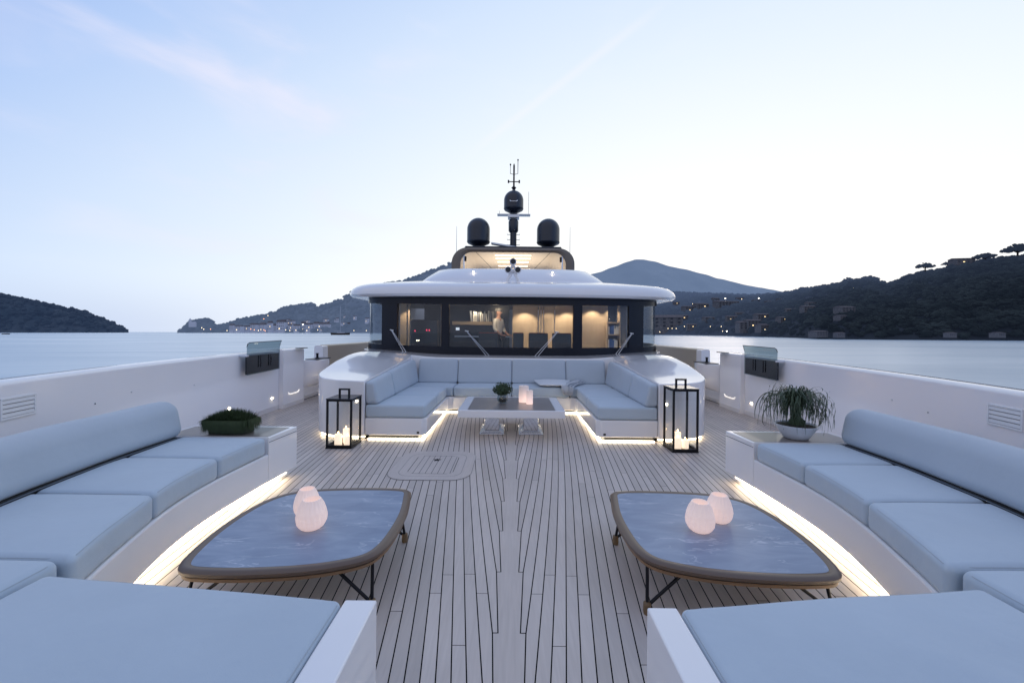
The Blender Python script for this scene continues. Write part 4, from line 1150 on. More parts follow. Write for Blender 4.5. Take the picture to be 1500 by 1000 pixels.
dome(1.33, 15.2, 4.99, .44, 1.13, 'right of the two large dark satellite domes on the hardtop', 'large satellite domes on the hardtop')
mast = thing('mast', 'black radar mast with crossbars and aerials between the satellite domes', 'mast', (0, 15.5, 4.87))
Y = 15.5
m = MB(); m.lathe([(.13, 0), (.125, .9), (.125, 1.0)], (0, Y, 4.871), 20); m.build('pole', M['navy'], mast)
m = MB(); m.lathe([(.15, 0), (.19, .06), (.195, .42), (.16, .50)], (0, Y, 5.66), 20); m.build('collar', M['navy'], mast)
m = MB(); m.box(-.63, .65, Y-.12, Y+.12, 6.315, 6.36); m.box(-.22, .22, Y-.2, Y+.2, 6.20, 6.315); m.build('platform', M['steel'], mast, bevel=.01)
m = MB()
for i in range(4):
    z = 4.98+.2*i
    for s in (-1, 1): m.tube([(s*.12, Y, z), (s*.24, Y, z), (s*.24, Y, z+.03)], .012, 6)
m.build('rung', M['steel'], mast)
m = MB(); m.lathe([(.05, 0), (.06, .1), (.10, .14), (.04, .2)], (0, Y-.05, 7.24), 12); m.lathe([(.035, .18), (.032, .6), (.035, 1.0), (.012, 1.08)], (0, Y-.05, 7.24), 10)
m.build('spire', M['black'], mast)
m = MB(); m.tube([(-.21, Y-.05, 7.62), (.21, Y-.05, 7.62)], .02, 8); m.tube([(-.14, Y-.05, 8.25), (-.14, Y-.05, 7.93), (0, Y-.05, 7.90), (.15, Y-.05, 7.93), (.15, Y-.05, 8.45)], .012, 6)
for x in (-.21, .21): m.tube([(x, Y-.05, 7.57), (x, Y-.05, 7.68)], .03, 8)
for x, z in ((-.14, 8.25), (.15, 8.43)): m.lathe([(.01, 0), (.03, .02), (.03, .05), (.005, .07)], (x, Y-.05, z), 10)
for x in (-.55, .58): m.tube([(x, Y, 6.36), (x, Y, 6.5 if x < 0 else 7.25)], .006, 6)
m.build('aerial', M['black'], mast)
# mid dome on the platform
t = dome(0, Y, 6.361, .385, .92, 'smaller dark radar dome on the mast platform, higher than the other two', None)
m = MB(); m.tube([(-.14, Y-.36, 6.80), (-.10, Y-.40, 6.75), (.10, Y-.40, 6.75), (.14, Y-.36, 6.80)], .018, 8); m.build('bracket', M['chrome'], mast)
m = MB(); m.lathe([(.03, 0), (.05, .04), (.02, .1)], (0, Y-.1, 7.18), 12); m.build('lamp_housing', M['chrome'], mast)
rb = MB(); rb.rbox((.60, .07, .045), .04, lambda x, y, z: (-.22+x, 14.75+y, 4.97+z-.16*x), inner=2)
rb = rb.build('radar_scanner', M['steel'], smooth=True); tag(rb, 'long open radar scanner bar lying at the foot of the mast', 'radar scanner')
for s, lab in ((-1, 'thin whip aerial at the left end of the hardtop'), (1, 'thin whip aerial at the right end of the hardtop')):
    m = MB(); m.tube([(s*2.08, 14.6, 4.45), (s*2.08, 14.6, 5.65)], [.012, .006], 6)
    tag(m.build('whip_aerial', M['steel']), lab, 'aerial', 'whip aerials on the hardtop')
# trio of searchlights
sl = thing('searchlight', 'triple searchlight of three black round lenses in steel housings on the roof brow', 'searchlight', (0, 11.2, 3.2))
for x, z in ((0, 3.765), (-.135, 3.535), (.135, 3.535)):
    m = MB(); m.tube([(x, 11.12, z), (x, 11.2, z), (x, 11.38, z)], [.098, .10, .06], 20); h_ = m.build('housing', M['gel'], sl)
    m = MB(); m.tube([(x, 11.10, z), (x, 11.122, z)], .074, 20); q = m.build('lens', M['screen'], h_); q.location = (0, 0, 0)
m = MB(); m.tube([(-.20, 11.2, 3.16), (-.05, 11.24, 3.46)], [.045, .05], 10); m.tube([(.20, 11.2, 3.16), (.05, 11.24, 3.46)], [.045, .05], 10); m.tube([(-.12, 11.27, 3.5), (0, 11.27, 3.7), (.12, 11.27, 3.5)], .05, 10); m.tube([(-.14, 11.27, 3.5), (.14, 11.27, 3.5)], .045, 10)
m.build('bracket', M['gel'], sl)

# ------------------------------------------------------------------ heel of the boat
Rm = Matrix.Translation((0, 0, CAMZ)) @ Matrix.Rotation(math.radians(.6), 4, 'Y') @ Matrix.Translation((0, 0, -CAMZ))
bpy.context.view_layer.update()
for o in HEEL: o.matrix_world = Rm @ o.matrix_world
def lamp(name, kind, loc, energy, col, **kw):
    l = bpy.data.lights.new(name, kind); l.energy = energy; l.color = col
    o = bpy.data.objects.new(name, l); COL.objects.link(o); o.location = loc
    for k, v in kw.items():
        if k == 'rot': o.rotation_euler = v
        else: setattr(l, k, v)
    return o
warm = (1, .78, .54)
for x, e in ((.42, 60), (1.25, 22), (1.85, 60), (2.6, 44), (-1.2, 24), (3.25, 30), (-3.3, 24), (-2.2, 10)):
    y = 13.1 if x < 2 else 12.6
    if x > 3: y = 12.7
    if x < -3: y = 12.5
    lamp('downlight', 'SPOT', (x, y, 2.64), e, warm, rot=(math.radians(16), 0, 0), spot_size=math.radians(105), spot_blend=.5, shadow_soft_size=.03)
lamp('person_fill', 'POINT', (-.5, 11.7, 2.55), 16, warm, shadow_soft_size=.15)  # added fill lamp without a fitting, brightens the person
lamp('hardtop_fill', 'AREA', (0, 15.6, 3.45), 62, (1, .85, .68), rot=(PI, 0, 0), size=2.6)  # unseen uplight added to brighten the hardtop ceiling

# ------------------------------------------------------------------ sea and land
SEA = -3.6
def water_mat():
    m, nt, b = new_mat('calm_sea')
    b.inputs['Base Color'].default_value = (.36, .48, .60, 1); b.inputs['Roughness'].default_value = .27
    b.inputs['IOR'].default_value = 1.9; b.inputs['Specular IOR Level'].default_value = .5
    tc = nt.nodes.new('ShaderNodeTexCoord'); mp = nt.nodes.new('ShaderNodeMapping'); mp.inputs['Scale'].default_value = (.05, .16, 1)
    nt.links.new(tc.outputs['Object'], mp.inputs[0])
    n = nt.nodes.new('ShaderNodeTexNoise'); n.inputs['Scale'].default_value = 1.; n.inputs['Detail'].default_value = 3
    nt.links.new(mp.outputs[0], n.inputs['Vector'])
    bp = nt.nodes.new('ShaderNodeBump'); bp.inputs['Strength'].default_value = .12; bp.inputs['Distance'].default_value = 1.
    nt.links.new(n.outputs['Fac'], bp.inputs['Height'])
    mp3 = nt.nodes.new('ShaderNodeMapping'); mp3.inputs['Scale'].default_value = (.35, .9, 1); nt.links.new(tc.outputs['Object'], mp3.inputs[0])
    n3 = nt.nodes.new('ShaderNodeTexNoise'); n3.inputs['Scale'].default_value = 1.; n3.inputs['Detail'].default_value = 4; nt.links.new(mp3.outputs[0], n3.inputs['Vector'])
    b3 = nt.nodes.new('ShaderNodeBump'); b3.inputs['Strength'].default_value = .16; b3.inputs['Distance'].default_value = .2
    nt.links.new(n3.outputs['Fac'], b3.inputs['Height']); nt.links.new(bp.outputs[0], b3.inputs['Normal']); nt.links.new(b3.outputs[0], b.inputs['Normal'])
    mp2 = nt.nodes.new('ShaderNodeMapping'); mp2.inputs['Scale'].default_value = (.006, .028, 1); nt.links.new(tc.outputs['Object'], mp2.inputs[0])
    n2 = nt.nodes.new('ShaderNodeTexNoise'); n2.inputs['Scale'].default_value = 1.; n2.inputs['Detail'].default_value = 5; n2.inputs['Distortion'].default_value = .5; nt.links.new(mp2.outputs[0], n2.inputs['Vector'])
    r2 = nt.nodes.new('ShaderNodeValToRGB'); r2.color_ramp.elements[0].position = .35; r2.color_ramp.elements[0].color = (.25, .39, .53, 1); r2.color_ramp.elements[1].position = .62; r2.color_ramp.elements[1].color = (.46, .58, .68, 1)
    nt.links.new(n2.outputs['Fac'], r2.inputs[0]); nt.links.new(r2.outputs[0], b.inputs['Base Color'])
    return m
m = MB(); m.add([(-26000, -8000, SEA), (26000, -8000, SEA), (26000, 26000, SEA), (-26000, 26000, SEA)], [(0, 1, 2, 3)])
struct(m.build('sea', water_mat(), smooth=False, recalc=False), heel=False)

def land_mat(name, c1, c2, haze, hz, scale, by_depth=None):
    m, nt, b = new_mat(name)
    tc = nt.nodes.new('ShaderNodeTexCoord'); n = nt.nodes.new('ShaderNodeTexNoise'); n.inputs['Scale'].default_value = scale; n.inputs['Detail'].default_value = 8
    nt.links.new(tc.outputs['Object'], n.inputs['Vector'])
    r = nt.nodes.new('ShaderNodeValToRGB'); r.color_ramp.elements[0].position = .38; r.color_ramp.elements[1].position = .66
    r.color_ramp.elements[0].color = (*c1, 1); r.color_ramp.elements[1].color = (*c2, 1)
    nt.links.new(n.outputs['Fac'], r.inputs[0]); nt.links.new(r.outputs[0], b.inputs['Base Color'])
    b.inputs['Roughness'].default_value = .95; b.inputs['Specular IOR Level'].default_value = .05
    b.inputs['Emission Color'].default_value = (*haze, 1); b.inputs['Emission Strength'].default_value = hz  # distance haze painted in as a faint bluish glow of the surface
    if by_depth:   # painted haze: the surface glow grows with distance
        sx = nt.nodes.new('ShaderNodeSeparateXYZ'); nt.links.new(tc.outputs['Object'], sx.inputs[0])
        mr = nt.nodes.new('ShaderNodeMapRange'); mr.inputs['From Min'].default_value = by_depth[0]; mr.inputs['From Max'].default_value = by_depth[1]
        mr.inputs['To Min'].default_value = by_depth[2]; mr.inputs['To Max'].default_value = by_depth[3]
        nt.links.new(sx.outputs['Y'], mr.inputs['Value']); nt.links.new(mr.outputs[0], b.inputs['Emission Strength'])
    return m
def land(name, pts, dr, dsh, m, cols=160, rows=16, rough=.05, power=.8, back=1.35, seed=0):
    """hill: skyline points (px,py) at depth dr(px), shore at depth dsh(px)"""
    x0, x1 = pts[0][0], pts[-1][0]; G_ = []
    for j in range(cols+1):
        px = x0+(x1-x0)*j/cols; py = interp(pts, px); D1 = interp(dr, px); D0 = interp(dsh, px)
        X1, _, Z1 = at(px, py, D1); Z1 = max(Z1, SEA-1); X0 = (px-750)/F*D0
        col = []
        for i in range(rows+1):
            t = i/rows; X = X0+(X1-X0)*t; Yd = D0+(D1-D0)*t
            z = SEA-.5+(Z1-SEA)*(t**power)
            am = rough*(Z1-SEA)*math.sin(PI*min(1, t))
            z += am*noise.fractal(Vector((X, Yd, seed*50))*(6/max(60, D1-D0)), 1., 2., 4)
            z += .012*(Z1-SEA)*(1 if t >= .99 else .4)*noise.noise(Vector((X, Yd, 9))*(40/max(60, D1)))
            col.append((X, Yd, z))
        Yb = D1*back; col.append((X1*back, Yb, SEA-2))
        G_.append(col)
    mb = MB(); mb.grid(G_); o = mb.build(name, m, recalc=False); struct(o, heel=False)
    return G_
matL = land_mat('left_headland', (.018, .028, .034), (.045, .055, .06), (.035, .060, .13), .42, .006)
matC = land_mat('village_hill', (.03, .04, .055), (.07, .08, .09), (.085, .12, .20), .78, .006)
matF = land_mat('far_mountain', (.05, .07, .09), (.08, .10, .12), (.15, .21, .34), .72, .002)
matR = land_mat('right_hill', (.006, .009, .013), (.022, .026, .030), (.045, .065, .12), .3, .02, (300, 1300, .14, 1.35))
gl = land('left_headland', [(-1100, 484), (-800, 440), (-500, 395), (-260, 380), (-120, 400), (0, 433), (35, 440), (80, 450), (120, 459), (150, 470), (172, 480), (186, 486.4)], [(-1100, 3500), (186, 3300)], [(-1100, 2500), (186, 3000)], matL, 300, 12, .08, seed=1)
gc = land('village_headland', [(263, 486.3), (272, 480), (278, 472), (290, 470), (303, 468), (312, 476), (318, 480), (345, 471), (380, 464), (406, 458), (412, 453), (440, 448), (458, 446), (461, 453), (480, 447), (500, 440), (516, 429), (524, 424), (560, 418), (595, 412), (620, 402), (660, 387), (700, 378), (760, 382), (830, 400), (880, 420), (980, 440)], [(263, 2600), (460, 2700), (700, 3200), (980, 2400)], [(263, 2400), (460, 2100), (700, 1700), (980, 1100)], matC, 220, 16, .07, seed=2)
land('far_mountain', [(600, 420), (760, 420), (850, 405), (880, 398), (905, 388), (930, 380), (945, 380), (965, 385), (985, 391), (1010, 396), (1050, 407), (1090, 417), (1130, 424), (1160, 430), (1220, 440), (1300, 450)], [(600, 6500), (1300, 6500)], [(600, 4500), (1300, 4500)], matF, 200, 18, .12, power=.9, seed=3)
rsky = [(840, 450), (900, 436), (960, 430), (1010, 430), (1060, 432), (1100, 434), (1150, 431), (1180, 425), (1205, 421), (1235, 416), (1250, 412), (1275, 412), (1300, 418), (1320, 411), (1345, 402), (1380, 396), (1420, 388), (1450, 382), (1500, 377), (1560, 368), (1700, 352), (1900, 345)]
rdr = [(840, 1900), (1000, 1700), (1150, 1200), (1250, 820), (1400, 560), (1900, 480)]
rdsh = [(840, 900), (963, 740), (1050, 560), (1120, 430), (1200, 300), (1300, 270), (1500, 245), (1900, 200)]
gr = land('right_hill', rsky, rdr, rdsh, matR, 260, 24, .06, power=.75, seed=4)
# woods
def blob(mb, c, r, rr, flat=.75):
    vs = []; n1, n2 = 7, 5
    for i in range(n2):
        ph = PI*(i+.5)/n2
        for j in range(n1):
            th = 2*PI*j/n1+i*.4; q = r*rr.uniform(.62, 1.18)
            vs.append((c[0]+q*math.sin(ph)*math.cos(th), c[1]+q*math.sin(ph)*math.sin(th), c[2]+q*flat*math.cos(ph)))
    vs += [(c[0], c[1], c[2]+r*flat), (c[0], c[1], c[2]-r*flat)]
    fs = []
    for i in range(n2-1):
        for j in range(n1):
            j2 = (j+1) % n1; fs.append((i*n1+j, i*n1+j2, (i+1)*n1+j2, (i+1)*n1+j))
    for j in range(n1): fs.append((n1*n2, (j+1) % n1, j)); fs.append((n1*n2+1, (n2-1)*n1+j, (n2-1)*n1+(j+1) % n1))
    mb.add(vs, fs)
def woods(name, G_, n, size, m, label, seed, ridge=.3, jr=(0, 1)):
    rr = random.Random(seed); mb = MB(); C_ = len(G_)-1; Rn = len(G_[0])-2
    for k in range(n):
        u = (jr[0]+(jr[1]-jr[0])*rr.random())*C_*.9999; v = (1 if rr.random() < ridge else rr.uniform(.01, 1))*Rn*.9999
        i, j = int(u), int(v); a, b = u-i, v-j
        p = [sum(w*G_[i+di][j+dj][q] for di, dj, w in ((0, 0, (1-a)*(1-b)), (1, 0, a*(1-b)), (0, 1, (1-a)*b), (1, 1, a*b))) for q in range(3)]
        r = size*(p[1]/1000)**.5*rr.uniform(.5, 1.5)*(1.25 if v < Rn*.95 else 1)
        for _ in range(2): blob(mb, (p[0]+rr.uniform(-r, r)*.6, p[1]+rr.uniform(-r, r)*.6, p[2]+r*rr.uniform(.1, .6)), r*rr.uniform(.5, .9), rr)
    o = mb.build(name, m, smooth=False, recalc=False); tag(o, label, 'woodland', heel=False); o['kind'] = 'stuff'
    return o
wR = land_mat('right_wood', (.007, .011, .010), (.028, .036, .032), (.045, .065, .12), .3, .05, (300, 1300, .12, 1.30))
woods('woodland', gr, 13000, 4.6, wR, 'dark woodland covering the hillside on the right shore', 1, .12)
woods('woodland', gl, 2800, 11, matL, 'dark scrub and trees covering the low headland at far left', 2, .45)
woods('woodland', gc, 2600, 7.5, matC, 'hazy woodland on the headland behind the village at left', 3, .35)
# pines standing proud of the skyline
def pine(px, py, d, w, hh, label):
    x, y, z = at(px, py, d); t = thing('pine_tree', label, 'tree', (x, y, z-2), 'umbrella pines on the right skyline', heel=False)
    m = MB(); m.tube([(x, y, z-2), (x+w*.04, y, z+hh*.45), (x-w*.02, y, z+hh*.8)], [w*.05, w*.035, w*.02], 6); 
    for k in range(4): m.tube([(x+w*.03, y, z+hh*.4), (x+w*.3*math.cos(k*1.6), y+w*.3*math.sin(k*1.6), z+hh*.75)], [w*.02, w*.01], 5)
    m.build('trunk', M['trunk'], t)
    m = MB(); rr = random.Random(int(px))
    for k in range(110):
        a = rr.uniform(0, 2*PI); q = w*.5*math.sqrt(rr.random()); blob(m, (x+q*math.cos(a), y+q*math.sin(a), z+hh*(.60+.46*(1-(q/(w*.5))**2)*rr.random())), w*.075*rr.uniform(.5, 1.4), rr, .75)
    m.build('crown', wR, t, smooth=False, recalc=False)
pine(1354, 399, 600, 21, 14, 'leaning umbrella pine with open crown, leftmost on the right skyline')
pine(1442, 384, 540, 23, 11, 'flat-topped umbrella pine standing clear on the right skyline')
pine(1489, 378, 520, 27, 17, 'big rounded pine at the right edge of the skyline')
pine(1387, 392, 570, 12, 8, 'small bushy pine between two umbrella pines on the right skyline')
pine(1242, 416, 850, 20, 13, 'round pine on the ridge near the bright orange lamp')
pine(1272, 415, 850, 34, 14, 'broad pine just above the bright orange lamp on the ridge')

def surf(G_, px, py):
    """depth at which the slope G_ is seen at this bearing and height"""
    col = min(G_, key=lambda c: abs(c[len(c)//3][0]/c[len(c)//3][1]-(px-750)/F)); prev = None
    for p in col[:-1]:
        v = 486-(p[2]-CAMZ)/p[1]*F
        if v <= py:
            if prev is None: return p[1]
            t = (prev[1]-py)/max(1e-6, prev[1]-v); return prev[0]+(p[1]-prev[0])*t
        prev = (p[1], v)
    return prev[0]
# village houses
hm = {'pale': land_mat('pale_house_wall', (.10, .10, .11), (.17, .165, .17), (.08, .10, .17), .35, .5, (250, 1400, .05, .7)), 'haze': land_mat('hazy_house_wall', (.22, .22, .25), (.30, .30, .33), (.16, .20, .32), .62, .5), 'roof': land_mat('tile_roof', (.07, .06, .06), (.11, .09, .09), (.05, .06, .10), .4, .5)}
hwin = mat('dark_window', (.02, .025, .04), .3); lit = emis('lit_window', (1, .72, .35), 2.4)
def make_house(name, w, dpt, hh, wallm, litw):
    t = bpy.data.objects.new(name, None); COL.objects.link(t); t['org'] = (0, 0, 0)
    m = MB(); m.box(-w/2, w/2, 0, dpt, -hh*.6, hh); m.build('wall', wallm, t, smooth=False)
    m = MB(); e = w*.04; rh = hh*.28
    m.add([(-w/2-e, -e, hh), (w/2+e, -e, hh), (w/2+e, dpt+e, hh), (-w/2-e, dpt+e, hh), (-w/2-e, dpt/2, hh+rh), (w/2+e, dpt/2, hh+rh)], [(0, 1, 5, 4), (2, 3, 4, 5), (0, 4, 3), (1, 2, 5), (0, 1, 2, 3)]); m.build('roof', hm['roof'], t, smooth=False)
    n = 4; fl = 3
    for i in range(n):
        for j in range(fl):
            m = MB(); x = -w/2+w*(i+.5)/n; z = hh*(j+.35)/fl
            m.box(x-w*.045, x+w*.045, -.25, -.05, z, z+hh*.16); m.build('window', lit if (i, j) in litw else hwin, t, smooth=False)
    return t
protos = {}
def place_house(kind, px, py, d, sc, lab, group, rot=0):
    key = kind
    if key not in protos:
        protos[key] = make_house('house', 22, 14, 15, hm['haze'] if kind.startswith('haze') else hm['pale'], {(1, 0)} if kind.endswith('1') else ({(2, 1)} if kind.endswith('2') else set()))
        o = protos[key]
    else:
        src = protos[key]; o = src.copy(); COL.objects.link(o)
        for ch in src.children:
            c = ch.copy(); COL.objects.link(c); c.parent = o
    x, y, z = at(px, py, d); o.location = (x, y, z); o.scale = (sc[0], sc[0], sc[1]); o.rotation_euler = (0, 0, rot)
    o['label'] = lab; o['category'] = 'house'; o['group'] = group
    return o
rr = random.Random(21)
# left waterfront rows (hazy)
xs_ = 338
row = 0
while xs_ < 535:
    w = rr.uniform(.9, 1.9); place_house('haze%d' % (row % 3), xs_, 484.5-rr.random()*1.0, 2150+rr.uniform(-60, 40), (w, rr.uniform(1.2, 2.6)*(1.3 if 380 < xs_ < 430 else 1)), 'tall hazy grey house in the waterfront row on the left shore', 'waterfront houses on the left shore', rr.uniform(-.2, .2))
    xs_ += w*6.5+rr.uniform(0, 3); row += 1
for k in range(20):
    px = rr.uniform(380, 540); py = 478-rr.random()*(px-360)*.11
    place_house('haze%d' % (k % 3), px, py, surf(gc, px, py)*.97, (rr.uniform(.6, 1.3), rr.uniform(.5, 1.1)), 'small hazy house on the slope above the left waterfront', 'houses on the slope above the left waterfront', rr.uniform(-.3, .3))
# right village
spots = [(978, 480, 800, 2.2, 1.1), (1012, 455, 1150, 1.4, .6), (1030, 452, 1150, 1.5, .7), (1062, 450, 1100, 1.6, .8), (1074, 447, 1100, 1.2, .5), (1013, 481, 700, .6, .35), (1095, 482, 520, .8, .45), (1105, 478, 540, .7, .4), (1118, 467, 600, .7, .35), (1120, 483, 470, .5, .3), (1160, 458, 640, .6, .3), (1186, 455, 640, .7, .35), (1190, 448, 700, .6, .3), (1243, 457, 500, .75, .32), (1236, 467, 480, .5, .2), (1204, 491, 330, .45, .16), (1232, 492, 310, .25, .12), (1288, 432, 700, .5, .3), (1396, 492, 262, .22, .10), (1468, 492, 258, .28, .10), (1000, 468, 1000, 1.2, .5), (1040, 470, 900, .9, .4), (1072, 468, 850, .8, .35), (1148, 470, 560, .5, .25), (1085, 440, 1180, .8, .4), (1110, 443, 1100, .8, .35), (1146, 441, 1000, .7, .3), (1050, 440, 1350, .9, .4), (1130, 445, 900, .7, .3), (990, 446, 1250, .8, .4), (1085, 462, 850, .7, .3), (1415, 384.5, 545, .85, .3)]
for k, (px, py, d0_, a, b) in enumerate(spots):
    d = surf(gr, px, py)*.985; a *= d/d0_; b *= d/d0_; a *= 1.15; b *= 1.25
    place_house('pale%d' % ((k % 3) if d > 420 else 0), px, py, d-6, (a, b), 'small pale house among dark trees on the right hillside', 'village houses on the right hillside', rr.uniform(-.4, .4))
# church on the left point
x, y, z = at(278, 474, 2390); ch = thing('church', 'small hazy church with pointed tower on the rocky tip of the left headland', 'church', (x, y, z-20), heel=False)
m = MB(); m.box(x-5, x+5, y-5, y+5, z-20, z+18); m.build('tower', hm['haze'], ch, smooth=False)
m = MB(); m.add([(x-6, y-6, z+18), (x+6, y-6, z+18), (x+6, y+6, z+18), (x-6, y+6, z+18), (x, y, z+34)], [(0, 1, 4), (1, 2, 4), (2, 3, 4), (3, 0, 4), (0, 1, 2, 3)]); m.build('spire', hm['haze'], ch, smooth=False)
m = MB(); m.box(x+5, x+34, y-6, y+6, z-20, z+4); m.add([(x+5, y-7, z+4), (x+35, y-7, z+4), (x+35, y+7, z+4), (x+5, y+7, z+4), (x+5, y, z+11), (x+35, y, z+11)], [(0, 1, 5, 4), (2, 3, 4, 5), (0, 4, 3), (1, 2, 5)]); m.build('nave', hm['haze'], ch, smooth=False)
# castle wall on the ridge
x, y, z = at(441, 449, 2690); cs = thing('fortress', 'hazy walled fortress on the ridge of the left headland', 'fortress', (x, y, z-20), heel=False)
m = MB(); m.box(x-70, x+72, y-5, y+40, z-30, z+6); m.build('wall', hm['haze'], cs, smooth=False)
m = MB(); m.box(x+45, x+74, y-6, y+41, z-20, z+22); m.box(x-10, x+20, y-6, y+30, z-10, z+15); m.build('tower', hm['haze'], cs, smooth=False)
# lamps of the village
lamps = [(205+90, 480, 2300, 0), (298, 482, 2300, 0), (308, 482, 2300, 1), (332, 484, 2080, 0), (346, 483, 2080, 0), (367, 482, 2080, 1), (372, 483, 2080, 1), (378, 484, 2080, 0), (386, 483, 2080, 1), (388, 484.5, 2080, 1), (392, 462, 2300, 0), (386, 467, 2300, 1), (418, 483, 2060, 0), (424, 484, 2060, 0), (433, 483.5, 2060, 0), (443, 475, 2100, 2), (449, 484, 2060, 0), (465, 483, 2060, 0), (518, 484, 2000, 0), (536, 484, 2000, 0), (467, 478, 2100, 0),
         (1022, 438, 1300, 0), (1043, 433, 1350, 0), (1062, 437, 1200, 2), (1062, 441, 1200, 2), (1086, 438, 1150, 0), (1111, 437, 1100, 2), (1137, 435, 1050, 0), (1163, 433, 900, 0), (1188, 430, 860, 0), (1218, 426, 800, 0), (1014, 445, 1200, 0), (1026, 447, 1150, 0), (1057, 445, 1150, 0), (1254, 429, 700, 0), (1028, 471, 760, 0), (1040, 478, 650, 0), (1056, 478, 600, 0), (1079, 475, 560, 0), (1106, 472, 560, 0), (1064, 485, 560, 2), (1058, 485, 570, 0), (1120, 482.5, 450, 0), (1278, 456, 420, 0), (1275, 450.5, 430, 0), (978, 481, 770, 0), (984, 481, 770, 0), (990, 481, 770, 0), (966, 486, 740, 0), (1002, 478, 740, 0), (1250, 422, 720, 0)]
em = [emis('window_glow', (1, .80, .50), 5), emis('orange_glow', (1, .42, .18), 5), emis('bright_glow', (1, .92, .75), 12), emis('street_lamp_glow', (1, .52, .25), 40)]
for px, py, d, k in lamps:
    left = px < 600; d = surf(gc if left else gr, px, py)*(.955 if not left else .95)
    if left and py > 481: d = min(d, 2030)
    x, y, z = at(px, py, d)
    m = MB(); r = (.00075 if k < 2 else .0012)*d; m.lathe([(r*.2, -r), (r*.8, -r*.5), (r, 0), (r*.8, r*.5), (r*.2, r)], (0, 0, 0), 8)
    o = m.build('lamp', em[k]); o.location = (x, y, z)
    tag(o, ('tiny %s lamp glowing in the village on the left shore' if left else 'tiny %s lamp glowing on the wooded right hillside') % ('warm', 'orange', 'bright white')[k], 'lamp', ('%s lamps on the left shore' if left else '%s lamps on the right hillside') % ('warm', 'orange', 'bright white')[k], heel=False)
x, y, z = at(1263, 421, 690); m = MB(); m.lathe([(.3, -1.6), (1.4, -.8), (1.8, 0), (1.4, .8), (.3, 1.6)], (0, 0, 0), 12); o = m.build('lamp', em[3]); o.location = (x, y, z)
tag(o, 'large bright orange lamp glowing on the ridge under the broad pine', 'lamp', heel=False)
# sailing boats
def sailboat(px, d, L, mh, label, name='sailing_boat'):
    x = (px-750)/F*d; t = thing(name, label, 'boat', (x, d, SEA), heel=False)
    m = MB(); rows = []
    for i in range(9):
        u = -1+2*i/8; w = L*.13*(1-abs(u)**2.4)+.05; z1 = SEA+L*.09*(1+.25*u*u)
        rows.append([(x+u*L/2, d-w, z1), (x+u*L/2*.94, d-w*.7, SEA+.1), (x+u*L/2*.9, d, SEA-.3), (x+u*L/2*.94, d+w*.7, SEA+.1), (x+u*L/2, d+w, z1)])
    m.grid(rows, closed=True); m.build('hull', M['trunk'], t)
    m = MB(); m.box(x-L*.15, x+L*.2, d-L*.05, d+L*.05, SEA+L*.09, SEA+L*.13); m.build('cabin', hm['haze'], t, bevel=.2)
    if mh:
        m = MB(); m.tube([(x, d, SEA+L*.08), (x, d, SEA+mh)], L*.007, 6); m.tube([(x, d, SEA+L*.2), (x-L*.32, d, SEA+L*.19)], L*.006, 6); m.build('mast', hm['haze'], t)
sailboat(498, 720, 36, 52, 'dark hulled sailing boat with bare tall mast moored off the left village')
sailboat(8, 900, 20, 0, 'low pale motor boat moored under the headland at far left', 'motor_boat')
sailboat(1157, 395, 7, 0, 'tiny boat moored close to the rocks of the right shore', 'motor_boat')

# ------------------------------------------------------------------ sky and light
w = bpy.data.worlds.new('World'); scene.world = w; w.use_nodes = True
nt = w.node_tree; N = nt.nodes; Lk = nt.links
bg = N['Background']; bg.inputs['Strength'].default_value = 1.07
tc = N.new('ShaderNodeTexCoord')
gh = Vector((.42, .907, 0)); DIR = tc.outputs['Generated']
def vdot(vec):
    n = N.new('ShaderNodeVectorMath'); n.operation = 'DOT_PRODUCT'; n.inputs[1].default_value = vec; Lk.new(DIR, n.inputs[0]); return n.outputs['Value']
def math_(op, a, b=0., c=0.):
    n = N.new('ShaderNodeMath'); n.operation = op
    for k, v in enumerate((a, b, c)):
        if isinstance(v, (int, float)): n.inputs[k].default_value = v
        else: Lk.new(v, n.inputs[k])
    return n.outputs[0]
def smap(v, a, b, lo=0., hi=1.):
    n = N.new('ShaderNodeMapRange'); n.interpolation_type = 'SMOOTHSTEP'
    for k, q in (('From Min', a), ('From Max', b), ('To Min', lo), ('To Max', hi)): n.inputs[k].default_value = q
    Lk.new(v, n.inputs['Value']); return n.outputs[0]
hdot = vdot(gh)
sp = N.new('ShaderNodeSeparateXYZ'); Lk.new(DIR, sp.inputs[0])
zc = math_('MINIMUM', math_('MAXIMUM', sp.outputs['Z'], 0), .72)
sv = math_('ADD', math_('MULTIPLY', hdot, .56), math_('MULTIPLY_ADD', zc, -.53, .565))
rp = N.new('ShaderNodeValToRGB'); e = rp.color_ramp.elements
stops = [(0, (.50, .53, .66)), (.10, (.42, .485, .68)), (.24, (.27, .40, .77)), (.36, (.30, .44, .80)), (.48, (.44, .59, .885)), (.62, (.625, .745, .935)), (.76, (.77, .855, .965)), (.88, (.90, .945, .985)), (1, (1.0, 1.0, .985))]
e[0].position = 0; e[0].color = (*stops[0][1], 1); e[1].position = 1; e[1].color = (*stops[-1][1], 1)
for v, c in stops[1:-1]:
    k = e.new(v); k.color = (*c, 1)
Lk.new(sv, rp.inputs[0])
def mixc(fac, a, col):
    n = N.new('ShaderNodeMix'); n.data_type = 'RGBA'; n.inputs[7].default_value = (*col, 1); Lk.new(fac, n.inputs[0]); Lk.new(a, n.inputs[6]); return n.outputs[2]
# violet haze low on the horizon away from the glow
hz = math_('MULTIPLY', smap(sp.outputs['Z'], .12, .0), smap(hdot, .80, .25, 0, .55))
col = mixc(hz, rp.outputs[0], (.44, .53, .77))
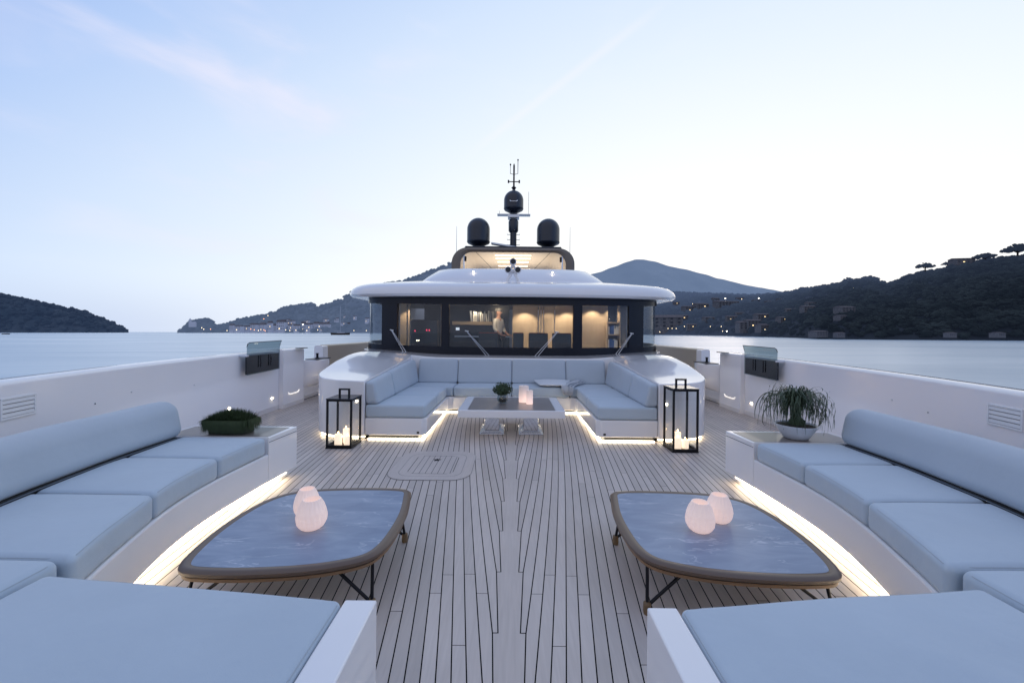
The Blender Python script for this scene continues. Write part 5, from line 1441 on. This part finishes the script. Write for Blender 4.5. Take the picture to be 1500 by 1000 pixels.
# soft pink cloud at left of centre
mp = N.new('ShaderNodeMapping'); mp.inputs['Rotation'].default_value = (0, -.5, .2); mp.inputs['Scale'].default_value = (1.6, 1.4, 5.)
Lk.new(DIR, mp.inputs[0])
ns = N.new('ShaderNodeTexNoise'); ns.inputs['Scale'].default_value = 2.4; ns.inputs['Detail'].default_value = 5; ns.inputs['Roughness'].default_value = .5; ns.inputs['Distortion'].default_value = .4
Lk.new(mp.outputs[0], ns.inputs['Vector'])
cloud = math_('MULTIPLY', smap(ns.outputs['Fac'], .42, .78, .0, .55), smap(vdot(Vector((-.68, 1, .58)).normalized()), .90, .995))
col = mixc(cloud, col, (.80, .78, .92))
cl2 = math_('MULTIPLY', smap(ns.outputs['Fac'], .50, .85, .0, .22), smap(hdot, .1, .9, .4, 1.))
col = mixc(cl2, col, (.90, .90, .97))
# faint diagonal vapour trail
d1 = Vector((-.05, 1, .49)); d2 = Vector((.28, 1, .745)); nn_ = d1.cross(d2).normalized(); mid_ = ((d1+d2)/2).normalized()
tr = math_('MULTIPLY', smap(math_('ABSOLUTE', vdot(nn_)), .014, .0), smap(vdot(mid_), .965, .995, 0, .22))
col = mixc(tr, col, (.95, .90, .97))
sky = N.new('ShaderNodeTexSky'); sky.sky_type = 'NISHITA'; sky.sun_disc = False; sky.sun_elevation = math.radians(1.5); sky.sun_rotation = math.radians(25)
sm = N.new('ShaderNodeMix'); sm.data_type = 'RGBA'; sm.blend_type = 'ADD'; sm.inputs[0].default_value = .006
Lk.new(col, sm.inputs[6]); Lk.new(sky.outputs[0], sm.inputs[7])
Lk.new(sm.outputs[2], bg.inputs['Color'])
sl_ = lamp('sun', 'SUN', (0, 0, 50), .12, (1, .86, .74), angle=math.radians(12))
sl_.rotation_euler = Vector((.42, .9, .12)).to_track_quat('Z', 'Y').to_euler()

scene.render.engine = 'CYCLES'
scene.cycles.max_bounces = 10; scene.cycles.transparent_max_bounces = 16
scene.view_settings.view_transform = 'Standard'; scene.view_settings.look = 'None'; scene.view_settings.exposure = 0
scene.render.resolution_x = 1024; scene.render.resolution_y = 682
